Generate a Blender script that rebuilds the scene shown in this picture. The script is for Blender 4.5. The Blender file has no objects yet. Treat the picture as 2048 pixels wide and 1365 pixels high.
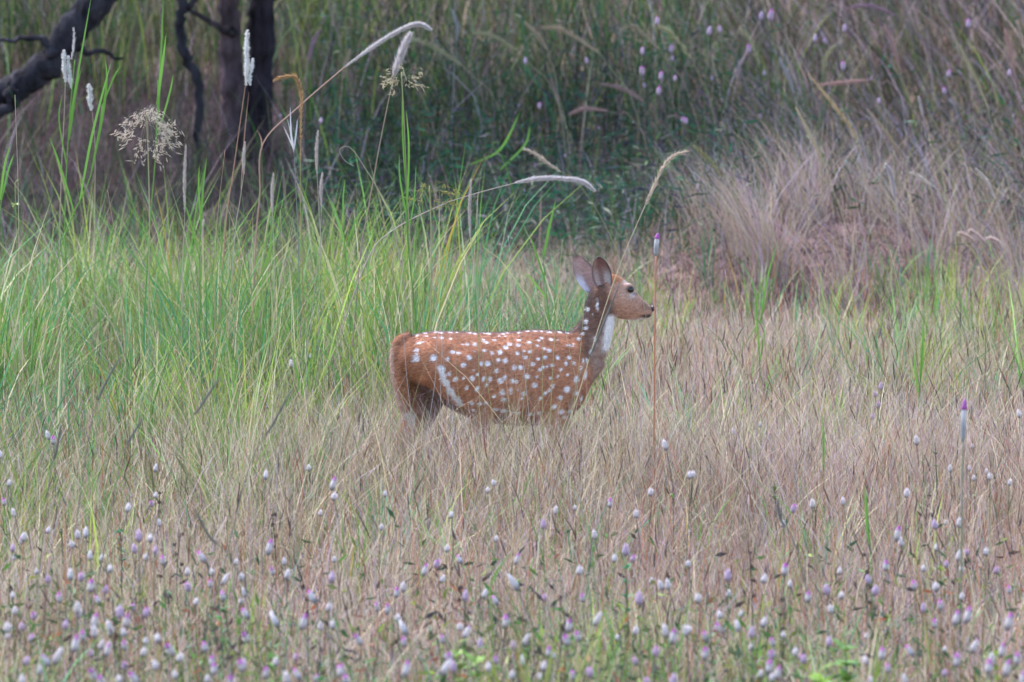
import bpy, bmesh, math, random
import numpy as np
from mathutils import Vector, Matrix
from mathutils.bvhtree import BVHTree

# ------------------------------------------------------------------ camera, sky, sun, exposure
SC = bpy.context.scene
COL = SC.collection
CAM_H, PITCH, FPX = 2.8, math.atan(0.0698), 14985.0     # FPX: focal length in photo pixels (2048 wide)
cd = bpy.data.cameras.new('camera'); cam = bpy.data.objects.new('camera', cd); COL.objects.link(cam)
cam.location = (0, 0, CAM_H); cam.rotation_euler = (math.pi / 2 - PITCH, 0, 0)
cd.sensor_width = 36.0; cd.lens = 36.0 * FPX / 2048.0; cd.clip_start = 0.5; cd.clip_end = 6000
cd.dof.use_dof = True; cd.dof.focus_distance = 31.0; cd.dof.aperture_fstop = 7.0
SC.camera = cam
SUN_EL, SUN_AZ = math.radians(56), math.radians(312)      # azimuth clockwise from +Y: beyond the trees, to the left
w = bpy.data.worlds.new('World'); SC.world = w; w.use_nodes = True
nt = w.node_tree; bg = nt.nodes['Background']
sky = nt.nodes.new('ShaderNodeTexSky'); sky.sky_type = 'NISHITA'; sky.sun_disc = False
sky.sun_elevation = SUN_EL; sky.sun_rotation = SUN_AZ; sky.dust_density = 0.9; sky.air_density = 1.0; sky.ozone_density = 1.0
nt.links.new(sky.outputs[0], bg.inputs[0]); bg.inputs[1].default_value = 0.15
sl = bpy.data.lights.new('sun', 'SUN'); sl.energy = 2.2; sl.angle = math.radians(14); sl.color = (1.0, 0.93, 0.93)
so = bpy.data.objects.new('sun', sl); COL.objects.link(so)
sd = Vector((math.sin(SUN_AZ) * math.cos(SUN_EL), math.cos(SUN_AZ) * math.cos(SUN_EL), math.sin(SUN_EL)))
so.rotation_euler = sd.to_track_quat('Z', 'Y').to_euler(); so.location = (0, 0, 30)
SC.view_settings.view_transform = 'Standard'; SC.view_settings.look = 'None'
SC.view_settings.exposure = 1.78; SC.view_settings.gamma = 1.0; SC.view_settings.use_curve_mapping = False
SC.render.engine = 'CYCLES'
SC.cycles.use_denoising = True; SC.cycles.denoiser = 'OPENIMAGEDENOISE'
SC.cycles.max_bounces = 6; SC.cycles.diffuse_bounces = 2; SC.cycles.transmission_bounces = 3

R = np.random.default_rng(11)
random.seed(5)
FWD = np.array([0, math.cos(PITCH), -math.sin(PITCH)]); UP = np.array([0, math.sin(PITCH), math.cos(PITCH)])

def at(px, py, Y):
    """the point at distance Y (along +Y) seen at photo pixel (px, py)"""
    d = FWD + np.array([1., 0, 0]) * ((px - 1024) / FPX) + UP * ((682.5 - py) / FPX)
    return np.array([0, 0, CAM_H]) + d * (Y / d[1])

def sstep(a, b, x):
    t = np.clip((x - a) / (b - a), 0, 1); return t * t * (3 - 2 * t)

def vnoise(x, y, s, seed=0):
    """smooth value noise, 0..1"""
    x = np.asarray(x, float) / s; y = np.asarray(y, float) / s
    xi = np.floor(x).astype(np.int64); yi = np.floor(y).astype(np.int64); xf = x - xi; yf = y - yi
    def hsh(a, b):
        v = (a * 374761393 + b * 668265263 + seed * 974634777) & 0xffffffff
        v = ((v ^ (v >> 13)) * 1274126177) & 0xffffffff
        return ((v ^ (v >> 16)) & 0xffff) / 65535.0
    u = xf * xf * (3 - 2 * xf); v = yf * yf * (3 - 2 * yf)
    return (hsh(xi, yi) * (1 - u) + hsh(xi + 1, yi) * u) * (1 - v) + (hsh(xi, yi + 1) * (1 - u) + hsh(xi + 1, yi + 1) * u) * v

def terrain(X, Y):
    X = np.asarray(X, float); Y = np.asarray(Y, float)
    t = np.clip(Y - 44.5, 0, None)
    z = np.where(t < 4, 0.0125 * t * t, 0.2 + 0.1 * (t - 4))
    z = np.where(z > 2.2, 2.2 + (1 - np.exp(-(z - 2.2) / 1.2)) * 1.2, z)
    z = z + (vnoise(X, Y, 1.7, 3) - .5) * .07 + (vnoise(X, Y, .55, 4) - .5) * .025
    # the low bare bank on the right
    z = z + .46 * np.exp(-((X - 1.9) / 1.05) ** 2 - ((Y - 43.6) / np.where(Y < 43.6, .95, 1.9)) ** 2) + .1 * np.exp(-((X - .9) / .5) ** 2 - ((Y - 42.6) / .8) ** 2)
    return z

# ------------------------------------------------------------------ mesh helpers
class MB:
    def __init__(s): s.v = []; s.t = []; s.c = []; s.n = 0
    def add(s, v, t, c):
        v = np.asarray(v, float).reshape(-1, 3); t = np.asarray(t, np.int64).reshape(-1, 3)
        c = np.asarray(c, float)
        if c.ndim == 1: c = np.tile(c, (len(v), 1))
        s.v.append(v); s.t.append(t + s.n); s.c.append(c); s.n += len(v)
    def mesh(s, name, mat, smooth=False):
        v = np.concatenate(s.v); t = np.concatenate(s.t); c = np.concatenate(s.c)
        m = bpy.data.meshes.new(name)
        m.vertices.add(len(v)); m.vertices.foreach_set('co', v.astype(np.float32).ravel())
        m.loops.add(len(t) * 3); m.loops.foreach_set('vertex_index', t.astype(np.int32).ravel())
        m.polygons.add(len(t)); m.polygons.foreach_set('loop_start', np.arange(0, len(t) * 3, 3, dtype=np.int32))
        if smooth: m.polygons.foreach_set('use_smooth', np.ones(len(t), dtype=bool))
        a = m.attributes.new('Col', 'FLOAT_COLOR', 'POINT')
        a.data.foreach_set('color', np.concatenate([np.clip(c, 0, 1), np.ones((len(c), 1))], 1).astype(np.float32).ravel())
        m.update(calc_edges=True); m.materials.append(mat)
        return m
    def build(s, name, mat, parent=None, smooth=False):
        return link(name, s.mesh(name, mat, smooth), parent)

def link(name, data, parent=None):
    o = bpy.data.objects.new(name, data); COL.objects.link(o)
    if parent is not None: o.parent = parent
    return o

def tag(o, label=None, cat=None, group=None, kind=None):
    if label: o['label'] = label
    if cat: o['category'] = cat
    if group: o['group'] = group
    if kind: o['kind'] = kind
    return o

def empty(name, loc, label, cat, group=None):
    o = bpy.data.objects.new(name, None); COL.objects.link(o); o.location = loc; o.empty_display_size = .05
    return tag(o, label, cat, group)

def copy_tree(o, parent=None):
    c = o.copy(); COL.objects.link(c); c.parent = parent
    for ch in o.children: copy_tree(ch, c)
    return c

def spline(P, n=6):
    """Catmull-Rom through the points"""
    P = np.asarray(P, float)
    if len(P) < 3: return np.array([P[0] + (P[-1] - P[0]) * t for t in np.linspace(0, 1, n + 1)])
    Q = np.concatenate([[2 * P[0] - P[1]], P, [2 * P[-1] - P[-2]]]); out = []
    for i in range(1, len(Q) - 2):
        for t in np.linspace(0, 1, n, endpoint=False):
            a, b, c, d = Q[i - 1], Q[i], Q[i + 1], Q[i + 2]
            out.append(.5 * ((2 * b) + (c - a) * t + (2 * a - 5 * b + 4 * c - d) * t * t + (3 * b - a - 3 * c + d) * t ** 3))
    out.append(P[-1]); return np.array(out)

def tube(mb, P, r, col, sides=5, cap=True, squash=None):
    P = np.asarray(P, float); n = len(P); r = np.broadcast_to(np.asarray(r, float), (n,))
    T = np.gradient(P, axis=0); T /= np.linalg.norm(T, axis=1, keepdims=True) + 1e-12
    ref = np.array([0, 1., 0]) if abs(T[:, 1]).mean() < .8 else np.array([1., 0, 0])
    A = np.cross(T, ref); A /= np.linalg.norm(A, axis=1, keepdims=True) + 1e-12; B = np.cross(T, A)
    an = np.arange(sides) / sides * 2 * math.pi
    sq = 1 if squash is None else squash
    V = P[:, None] + r[:, None, None] * (np.cos(an)[None, :, None] * A[:, None] + sq * np.sin(an)[None, :, None] * B[:, None])
    t = []
    for i in range(n - 1):
        for k in range(sides):
            a, b = i * sides + k, i * sides + (k + 1) % sides
            t += [(a, b, b + sides), (a, b + sides, a + sides)]
    if cap:
        for k in range(1, sides - 1):
            t.append((0, k + 1, k)); o = (n - 1) * sides; t.append((o, o + k, o + k + 1))
    col = np.asarray(col, float)
    c = np.repeat(col, sides, 0) if col.ndim == 2 else col
    mb.add(V.reshape(-1, 3), t, c)

def ribbon_path(mb, P, wid, col, az):
    """one leaf along a path, with a slight keel fold"""
    P = np.asarray(P, float); n = len(P); W = np.array([math.cos(az), math.sin(az), 0])
    wid = np.broadcast_to(np.asarray(wid, float), (n,))
    N = np.array([-math.sin(az), math.cos(az), 0])
    V = np.stack([P - W * wid[:, None] / 2, P + N * wid[:, None] * .18, P + W * wid[:, None] / 2], 1).reshape(-1, 3)
    t = []
    for i in range(n - 1):
        for k in range(2):
            a = i * 3 + k; t += [(a, a + 1, a + 4), (a, a + 4, a + 3)]
    col = np.asarray(col, float); c = np.repeat(col, 3, 0) if col.ndim == 2 else col
    mb.add(V, t, c)

def ribbons(mb, base, h, az, lean, w, col, nseg=3, bend=1.8, droop=0.0, tipcol=None, t0=0.0, wprof=None):
    """many grass blades at once: base (N,3), height, lean azimuth, lean fraction, width, colour"""
    N = len(base); ts = np.linspace(t0, 1, nseg + 1)
    h = np.broadcast_to(h, (N,)); lean = np.broadcast_to(lean, (N,)); w = np.broadcast_to(w, (N,)); droop = np.broadcast_to(droop, (N,))
    bend = np.broadcast_to(bend, (N,))
    fa = R.uniform(0, 2 * math.pi, N); W = np.stack([np.cos(fa), np.sin(fa), np.zeros(N)], 1)
    wob = R.normal(0, .025, (N, 2)) * h[:, None]
    V = np.zeros((N, 2 * nseg + 1, 3)); C = np.zeros((N, 2 * nseg + 1, 3)); tc = col if tipcol is None else tipcol
    for k, t in enumerate(ts):
        d = lean * h * t ** bend
        P = base.copy(); P[:, 0] += np.cos(az) * d + wob[:, 0] * math.sin(t * 4); P[:, 1] += np.sin(az) * d + wob[:, 1] * math.sin(t * 4)
        P[:, 2] += h * (t - droop * t ** 3)
        ww = w * ((1 - .75 * t * t) if wprof is None else wprof[k])
        cc = col * (1 - t) + tc * t
        if k < nseg:
            V[:, 2 * k] = P - W * ww[:, None] / 2; V[:, 2 * k + 1] = P + W * ww[:, None] / 2
            C[:, 2 * k] = cc; C[:, 2 * k + 1] = cc
        else: V[:, 2 * k] = P; C[:, 2 * k] = cc
    T = []
    for k in range(nseg - 1):
        a = 2 * k; T += [(a, a + 1, a + 3), (a, a + 3, a + 2)]
    a = 2 * (nseg - 1); T.append((a, a + 1, a + 2))
    T = np.array(T); m = 2 * nseg + 1
    mb.add(V.reshape(-1, 3), (T[None] + (np.arange(N) * m)[:, None, None]).reshape(-1, 3), C.reshape(-1, 3))

# ------------------------------------------------------------------ materials
def mat(name, rough=.6, spec=.3, trans=0.0, noise=None, bump=None, colour=None, sheen=0.0, scale=(1, 1, 1)):
    m = bpy.data.materials.new(name); m.use_nodes = True; n = m.node_tree.nodes; l = m.node_tree.links
    b = n['Principled BSDF']; out = n['Material Output']
    b.inputs['Roughness'].default_value = rough; b.inputs['Specular IOR Level'].default_value = spec
    if sheen: b.inputs['Sheen Weight'].default_value = sheen; b.inputs['Sheen Roughness'].default_value = .6
    if colour is None:
        a = n.new('ShaderNodeAttribute'); a.attribute_name = 'Col'; src = a.outputs['Color']
    else:
        c = n.new('ShaderNodeRGB'); c.outputs[0].default_value = (*colour, 1); src = c.outputs[0]
    tc = n.new('ShaderNodeTexCoord'); mp = n.new('ShaderNodeMapping'); mp.inputs['Scale'].default_value = scale
    l.new(tc.outputs['Object'], mp.inputs['Vector'])
    if noise:
        sc, amt = noise
        nz = n.new('ShaderNodeTexNoise'); nz.inputs['Scale'].default_value = sc; nz.inputs['Detail'].default_value = 5
        l.new(mp.outputs[0], nz.inputs['Vector'])
        r = n.new('ShaderNodeMapRange'); r.inputs['From Min'].default_value = .3; r.inputs['From Max'].default_value = .7
        r.inputs['To Min'].default_value = 1 - amt; r.inputs['To Max'].default_value = 1 + amt
        l.new(nz.outputs['Fac'], r.inputs['Value'])
        mx = n.new('ShaderNodeVectorMath'); mx.operation = 'SCALE'
        l.new(src, mx.inputs[0]); l.new(r.outputs[0], mx.inputs['Scale']); src = mx.outputs[0]
    l.new(src, b.inputs['Base Color'])
    if bump:
        sc, st, di = bump
        nz = n.new('ShaderNodeTexNoise'); nz.inputs['Scale'].default_value = sc; nz.inputs['Detail'].default_value = 6
        l.new(mp.outputs[0], nz.inputs['Vector'])
        bp = n.new('ShaderNodeBump'); bp.inputs['Strength'].default_value = st; bp.inputs['Distance'].default_value = di
        l.new(nz.outputs['Fac'], bp.inputs['Height']); l.new(bp.outputs[0], b.inputs['Normal'])
    if trans:
        t = n.new('ShaderNodeBsdfTranslucent'); l.new(src, t.inputs['Color'])
        ms = n.new('ShaderNodeMixShader'); ms.inputs[0].default_value = trans
        l.new(b.outputs[0], ms.inputs[1]); l.new(t.outputs[0], ms.inputs[2]); l.new(ms.outputs[0], out.inputs['Surface'])
    return m

M_GRASS = mat('dry_and_green_grass', .62, .2, .2)
M_LEAF = mat('leaf', .5, .3, .35, noise=(30, .25))
M_PLUME = mat('plume_hair', .8, .1, .4)
M_PETAL = mat('petal', .7, .15, .3)
M_FUR = mat('fur', .75, .12, 0, noise=(160, .22), bump=(170, .35, .006), sheen=.15, scale=(.35, 1, 1))
M_EYE = mat('eye', .12, .6, 0, colour=(.008, .006, .006))
M_NOSE = mat('nose', .4, .5, 0, colour=(.03, .022, .024))
M_HOOF = mat('hoof', .5, .3, 0, colour=(.03, .025, .022))
M_BARK = mat('bark', .9, .1, 0, noise=(14, .7), bump=(22, 1.0, .05), scale=(1, 1, .35))
M_ROCK = mat('rock', .9, .15, 0, noise=(7, .35), bump=(14, .7, .03))
M_SOIL = mat('soil', .95, .05, 0, noise=(6, .5), bump=(26, 1.0, .06))

C = lambda *a: np.array(a, float)
TAN, STRAW, LAV, PINK = C(.46, .345, .245), C(.60, .495, .33), C(.43, .345, .39), C(.50, .315, .30)
RUST, DARK, DEAD = C(.42, .16, .09), C(.07, .048, .045), C(.16, .105, .095)
GREEN, YGREEN, BGREEN, DGREEN = C(.125, .30, .06), C(.33, .41, .08), C(.055, .25, .12), C(.042, .09, .038)
OLIVE = C(.20, .215, .075)

def pick(pal, wts, N, jit=.18):
    pal = np.array(pal); wts = np.asarray(wts, float)
    if wts.ndim == 1: idx = R.choice(len(pal), N, p=wts / wts.sum())
    else:
        cw = np.cumsum(wts, 1); cw /= cw[:, -1:]; idx = (R.random(N)[:, None] > cw).sum(1)
    c = pal[np.clip(idx, 0, len(pal) - 1)]
    return np.clip(c * R.uniform(1 - jit, 1 + jit, (N, 1)) * R.uniform(.93, 1.07, (N, 3)), 0, 1)

# ------------------------------------------------------------------ the ground
def axis(lo, hi, fine_lo, fine_hi, step, k=1.28):
    a = list(np.arange(fine_lo, fine_hi + 1e-6, step)); s = step
    while a[-1] < hi: s *= k; a.append(min(a[-1] + s, hi))
    s = step
    while a[0] > lo: s *= k; a.insert(0, max(a[0] - s, lo))
    return np.array(a)
gx = axis(-2500, 2500, -7, 7, .14); gy = axis(-200, 4500, 17, 66, .14)
GX, GY = np.meshgrid(gx, gy); GZ = terrain(GX, GY); nx, ny = len(gx), len(gy)
ii = (np.arange(ny - 1)[:, None] * nx + np.arange(nx - 1)[None]).ravel()
gt = np.concatenate([np.stack([ii, ii + 1, ii + nx + 1], 1), np.stack([ii, ii + nx + 1, ii + nx], 1)])
nzv = vnoise(GX, GY, .5, 8)[..., None]
gcol = C(.17, .125, .09) * (1 - nzv) + C(.25, .185, .13) * nzv
red = (np.exp(-((GX - 1.7) / 1.5) ** 2 - ((GY - 43.2) / 2.0) ** 2) * (.6 + .4 * nzv[..., 0]))[..., None]
gcol = gcol * (1 - red) + C(.17, .105, .105) * red
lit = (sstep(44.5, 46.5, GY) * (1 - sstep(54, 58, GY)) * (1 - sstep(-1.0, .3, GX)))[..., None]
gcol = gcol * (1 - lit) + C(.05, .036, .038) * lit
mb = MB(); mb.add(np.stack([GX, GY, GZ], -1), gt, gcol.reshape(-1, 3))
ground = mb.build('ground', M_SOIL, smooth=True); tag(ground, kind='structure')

# ------------------------------------------------------------------ trees behind the meadow
BARK = C(.034, .030, .036)
def crown(root, c, rad, n, seed):
    rr = np.random.default_rng(seed); m = MB()
    nc = 26; cc = rr.normal(0, 1, (nc, 3)); cc /= np.linalg.norm(cc, axis=1, keepdims=True); cc *= rr.uniform(.3, 1, (nc, 1)) * rad
    ki = rr.integers(0, nc, n); P = np.asarray(c) + cc[ki] + rr.normal(0, .22, (n, 3)) * rad
    d1 = rr.normal(0, 1, (n, 3)); d1 /= np.linalg.norm(d1, axis=1, keepdims=True)
    d2 = np.cross(d1, rr.normal(0, 1, (n, 3))); d2 /= np.linalg.norm(d2, axis=1, keepdims=True)
    L = rr.uniform(.10, .19, (n, 1)); Wd = L * .28
    V = np.stack([P, P + d1 * L * .5 + d2 * Wd, P + d1 * L, P + d1 * L * .5 - d2 * Wd], 1).reshape(-1, 3)
    q = np.arange(n)[:, None, None] * 4 + np.array([[0, 1, 2], [0, 2, 3]])[None]
    col = np.repeat(DGREEN * rr.uniform(.7, 1.5, (n, 1)), 4, 0)
    m.add(V, q, col); return m.build('crown', M_LEAF, root)

def px_path(pts, Y, dy=0.0):
    n = len(pts); return np.array([at(p[0], p[1], Y + (p[2] if len(p) > 2 else dy * i / max(n - 1, 1))) for i, p in enumerate(pts)])

def limb(root, name, P, r, col, n=6, sides=10, seed=0):
    Q = spline(P, n); rr = np.interp(np.linspace(0, 1, len(Q)), np.linspace(0, 1, len(r)), r)
    rg = np.random.default_rng(seed); rr = rr * (1 + rg.normal(0, .045, len(rr))); Q = Q + rg.normal(0, .008, Q.shape)
    m = MB(); tube(m, Q, rr, col, sides=sides); return m.build(name, M_BARK, root, smooth=True)

# leaning tree: its dark trunk comes out of the ground beyond the left edge and rises to the right
b0 = at(-150, 250, 50.0); b0[2] = terrain(b0[0], 50.0)
t = empty('leaning_tree', b0, 'dark leaning tree trunk curving up to the right beyond the green grass', 'tree')
inv = lambda P, o: np.asarray(P) - np.array(o.location)
P = np.concatenate([[b0 - (0, 0, .15)], px_path([(-70, 215), (0, 190), (55, 163), (105, 118), (150, 55), (205, -12), (300, -130), (420, -330), (520, -560)], 50.0)])
limb(t, 'trunk', inv(P, t), [.17, .13, .1, .095, .1, .105, .105, .1, .085, .07], BARK, seed=1)
limb(t, 'limb', inv(px_path([(108, 112), (85, 78), (30, 78), (-30, 84)], 49.9), t), [.05, .022, .016, .01], BARK * 1.2, 5, 7, 2)
limb(t, 'limb', inv(px_path([(140, 75), (165, 100), (205, 103), (245, 118)], 50.1), t), [.045, .025, .016, .01], BARK * 1.2, 5, 7, 3)
limb(t, 'limb', inv(px_path([(20, 182), (30, 205), (8, 222), (-40, 250)], 49.85), t), [.05, .04, .035, .02], BARK, 5, 7, 4)
crown(t, inv(at(430, -900, 51.0), t), 2.1, 6500, 3)
# two-stemmed tree
b0 = at(490, 330, 51.5); b0[2] = terrain(b0[0], 51.5)
t = empty('forked_tree', b0, 'dark purplish tree with two upright trunks behind the white plumes', 'tree')
P = np.concatenate([[b0 - (.03, 0, .2)], px_path([(468, 220), (463, 120), (458, 30), (455, -60), (430, -300), (380, -620)], 51.5)])
limb(t, 'trunk', inv(P, t), [.16, .10, .08, .075, .07, .06, .04], C(.07, .046, .05), seed=5)
P = np.concatenate([[b0 + (.06, 0, -.2)], px_path([(512, 220), (520, 130), (522, 40), (528, -60), (560, -320), (640, -620)], 51.6)])
limb(t, 'trunk', inv(P, t), [.15, .11, .095, .09, .085, .07, .05], C(.028, .021, .026), seed=6)
limb(t, 'limb', inv(px_path([(470, 62), (440, 55), (415, 40), (375, 15), (320, -40)], 51.4), t), [.04, .025, .02, .016, .01], C(.05, .04, .042), 5, 7, 7)
crown(t, inv(at(620, -1000, 51.8), t), 2.4, 8000, 9)
b0 = at(390, 300, 50.6); b0[2] = terrain(b0[0], 50.6)
t = empty('sapling', b0, 'thin dark crooked sapling stem between the two bigger trees', 'tree')
P = np.concatenate([[b0 - (0, 0, .1)], px_path([(398, 190), (378, 128), (364, 85), (362, 30), (366, -40), (350, -220), (330, -420)], 50.6)])
limb(t, 'trunk', inv(P, t), [.03, .03, .032, .034, .034, .03, .025, .015], BARK * .9, seed=8)
limb(t, 'limb', inv(px_path([(362, 20), (385, 8), (400, -20), (430, -80)], 50.6), t), [.028, .02, .015, .01], BARK, 5, 6, 9)
crown(t, inv(at(330, -560, 50.6), t), .7, 900, 12)

# two grey boulders half hidden in the dead undergrowth
def boulder(px, py, Y, sx, sz, label, seed):
    p = at(px, py, Y); p[2] = terrain(p[0], Y) - .03
    bm = bmesh.new(); bmesh.ops.create_icosphere(bm, subdivisions=3, radius=1)
    rg = np.random.default_rng(seed); K = rg.normal(0, 1, (7, 3)); ph = rg.uniform(0, 6, 7)
    for v in bm.verts:
        c = np.array(v.co); f = 1 + .09 * sum(math.sin(float(K[i] @ c) * 2.2 + ph[i]) for i in range(7)) / 2
        v.co = Vector((c[0] * sx * f, c[1] * sx * .8 * f, max(c[2] * f, -.4) * sz + sz * .4))
    me = bpy.data.meshes.new('boulder'); bm.to_mesh(me); bm.free(); me.materials.append(M_ROCK)
    a = me.attributes.new('Col', 'FLOAT_COLOR', 'POINT'); a.data.foreach_set('color', np.tile([.085, .062, .062, 1.], len(me.vertices)))
    o = link('boulder', me); o.location = p; tag(o, label, 'boulder', 'boulders in the dead undergrowth')
boulder(105, 345, 47.5, .16, .15, 'dark brown boulder in dead undergrowth below the leaning dark trunk', 2)
boulder(448, 350, 47.8, .17, .17, 'dark brown boulder in dead undergrowth at the foot of the forked tree', 4)

# ------------------------------------------------------------------ grass: stuff
def scatter(n, y0, y1, margin=1.7, power=1.0):
    """points spread evenly over the meadow as wide as the view plus a margin on both sides"""
    Y = []; X = []; tot = 0
    while tot < n:
        yy = R.uniform(y0, y1, n); hw = .0685 * yy + margin; m = R.random(n) < hw / (.0685 * y1 + margin)
        yy = yy[m]; Y.append(yy); X.append(R.uniform(-1, 1, len(yy)) * hw[m]); tot += len(yy)
    X = np.concatenate(X)[:n]; Y = np.concatenate(Y)[:n]
    return X, Y, np.stack([X, Y, terrain(X, Y) - .004], 1)

def lush(X, Y):
    """how green and tall the grass is: the lush strip left of and behind the doe, a paler one on the far right"""
    q = X / Y                                           # bearing, so the strip follows the photo's layout
    a = sstep(31.0, 34.0, Y) * (1 - sstep(38.0, 41.5, Y)) * (1 - .25 * sstep(-.016, -.004, q + .004 * np.sin(Y * 2))) * (1 - sstep(.006, .015, q))
    b = .75 * sstep(24.8, 32.5, Y) * (1 - sstep(39, 42, Y)) * (1 - sstep(-.034, -.012, q))
    c = .45 * sstep(33, 36, Y) * (1 - sstep(40, 42, Y)) * sstep(.046, .06, q)
    d = .55 * (1 - sstep(21.8, 25.5, Y))
    return np.clip(np.maximum.reduce([a, b, c, d]) * (.05 + 1.55 * vnoise(X, Y, .6, 21)), 0, 1)

DEER_XY = np.array([at(1000, 1035, 30.0)[0], 30.0])
def off_deer(X, Y): return (np.abs(X - DEER_XY[0]) < .55) & (np.abs(Y - DEER_XY[1]) < .16)

def low_front(X, Y): return 1 - .6 * np.exp(-((X - 1.5) / 1.2) ** 4 - ((Y - 40.6) / 2.3) ** 4)   # short grass before the bank
def bank_at(X, Y): return np.exp(-((X - 1.7) / 1.3) ** 2 - ((Y - 43.0) / 1.6) ** 2)
def clumps(nc, per, rad, y0, y1, margin=1.7):
    """tufts: blades fanning out from shared feet; returns points, outward azimuth, tuft random numbers"""
    cx, cy, _ = scatter(nc, y0, y1, margin); k = np.repeat(np.arange(nc), per); n = len(k)
    a = R.uniform(0, 6.283, n); r = np.abs(R.normal(0, rad, n)) * R.uniform(.5, 1.6, nc)[k]
    X = cx[k] + r * np.cos(a); Y = cy[k] + r * np.sin(a)
    return X, Y, np.stack([X, Y, terrain(X, Y) - .004], 1), a, R.random((nc, 3))[k], r
def swell(X, Y): return 1 + (.12 + .38 * sstep(-1.7, -.8, X)) * sstep(25.5, 28.0, Y) * (1 - sstep(30.3, 32, Y))     # the grass stands taller where the doe walks

mb = MB()
PAL = [TAN, STRAW, LAV, PINK, RUST, DEAD, OLIVE, GREEN]
def dry_weights(X, Y, g, s):
    pn = np.clip(vnoise(X, Y, 1.1, 5) * .6 + .4 * s, 0, 1); n = len(X)
    yel = vnoise(X, Y, 1.6, 15)
    return np.stack([1.0 - .4 * pn, .45 + 2.2 * np.clip(yel - .35, 0, 1), .45 * pn + .15, .12 + 1.5 * np.clip(pn - .42, 0, 1), .10 + .7 * (s > .8), .12 + .6 * (s < .13), .2 + .9 * g + .5 * (yel > .65), .07 + .6 * g], 1)
# tufts of dry stems
X, Y, B, a, s, r = clumps(2700, 36, .065, 18, 45.5); g = lush(X, Y)
keep = (R.random(len(X)) > .3 * g) & (R.random(len(X)) > .87 * bank_at(X, Y)) & (R.random(len(X)) > .5 * sstep(41, 45, Y)); X, Y, B, a, s, r, g = X[keep], Y[keep], B[keep], a[keep], s[keep], r[keep], g[keep]; N = len(X)
col = pick(PAL, dry_weights(X, Y, g, s[:, 0]) ** 1.7, N, .35) * (.38 + 1.1 * s[:, 1:2])
h = R.gamma(7, .036, N).clip(.06, .5) * (.65 + .6 * s[:, 2]) * swell(X, Y) * low_front(X, Y) * (1 + .9 * g * (Y > 28))
ribbons(mb, B, h, a + R.normal(0, .5, N), R.gamma(2, .16, N) + 1.7 * r, R.uniform(.0014, .0033, N), col, 3, 1.6, R.uniform(0, .18, N))
# loose fine stems between them
N = 72000; X, Y, B = scatter(N, 18, 45.5); g = lush(X, Y)
keep = (R.random(N) > .55 * g) & (R.random(N) > .87 * bank_at(X, Y)) & (R.random(N) > .5 * sstep(41, 45, Y)); X, Y, B, g = X[keep], Y[keep], B[keep], g[keep]; N = len(X)
col = pick(PAL, dry_weights(X, Y, g, R.random(N)), N, .25)
h = R.gamma(8, .034, N).clip(.08, .55) * (.7 + .6 * vnoise(X, Y, .7, 6)) * swell(X, Y) * low_front(X, Y)
ribbons(mb, B, h, R.uniform(0, 6.283, N), R.gamma(2, .2, N), R.uniform(.0012, .0026, N), col, 3, 1.5, R.uniform(0, .2, N))
# taller dry tufts right in front of the doe's legs
nc = 300; cx = R.uniform(-1.15, 2.8, nc); cy = R.uniform(28.4, 29.72, nc); k = np.repeat(np.arange(nc), 24); N = len(k); a = R.uniform(0, 6.283, N); r = np.abs(R.normal(0, .05, N)); X = cx[k] + r * np.cos(a); Y = cy[k] + r * np.sin(a)
B = np.stack([X, Y, terrain(X, Y) - .004], 1); s = R.random((nc, 3))[k]; g = .3 * lush(X, Y)
col = pick(PAL, dry_weights(X, Y, g, s[:, 0]) ** 1.5, N, .25) * (.55 + .75 * s[:, 1:2])
ribbons(mb, B, R.uniform(.30, .60, N) * (.75 + .4 * s[:, 2]), a + R.normal(0, .5, N), R.gamma(2, .16, N) + 1.5 * r, R.uniform(.0016, .0036, N), col, 4, 1.6, R.uniform(0, .18, N))
nc = 240; cx = DEER_XY[0] + R.uniform(-.75, .7, nc); cy = R.uniform(29.25, 29.76, nc); k = np.repeat(np.arange(nc), 18); N = len(k); a = R.uniform(0, 6.283, N); r = np.abs(R.normal(0, .035, N)); X = cx[k] + r * np.cos(a); Y = cy[k] + r * np.sin(a)
s = R.random((nc, 3))[k]; col = pick([TAN, STRAW, LAV, PINK, RUST, DEAD, OLIVE], [1, .8, .7, .7, .5, .6, .5], N, .3) * (.5 + .7 * s[:, 1:2])
ribbons(mb, np.stack([X, Y, terrain(X, Y) - .004], 1), R.uniform(.28, .52, N) * (.8 + .3 * s[:, 2]), a + R.normal(0, .5, N), R.gamma(2, .15, N) + r, R.uniform(.0016, .0034, N), col, 4, 1.6, R.uniform(0, .18, N))
# dry curling leaves low down
N = 42000; X, Y, B = scatter(N, 18, 45); g = lush(X, Y)
k = R.random(N) > .9 * bank_at(X, Y); X, Y, B, g = X[k], Y[k], B[k], g[k]; N = len(X)
col = pick([TAN, STRAW, LAV, PINK, DEAD, OLIVE, GREEN], np.stack([np.ones(N), .7 + 0 * g, .6 + 0 * g, .5 + 0 * g, .45 + 0 * g, .15 + g, .08 + 1.2 * g], 1), N)
ribbons(mb, B, R.uniform(.06, .26, N) * swell(X, Y) * low_front(X, Y), R.uniform(0, 6.283, N), R.uniform(.2, 1.3, N), R.uniform(.0025, .0055, N), col, 3, 1.6, R.uniform(0, .6, N))
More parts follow.
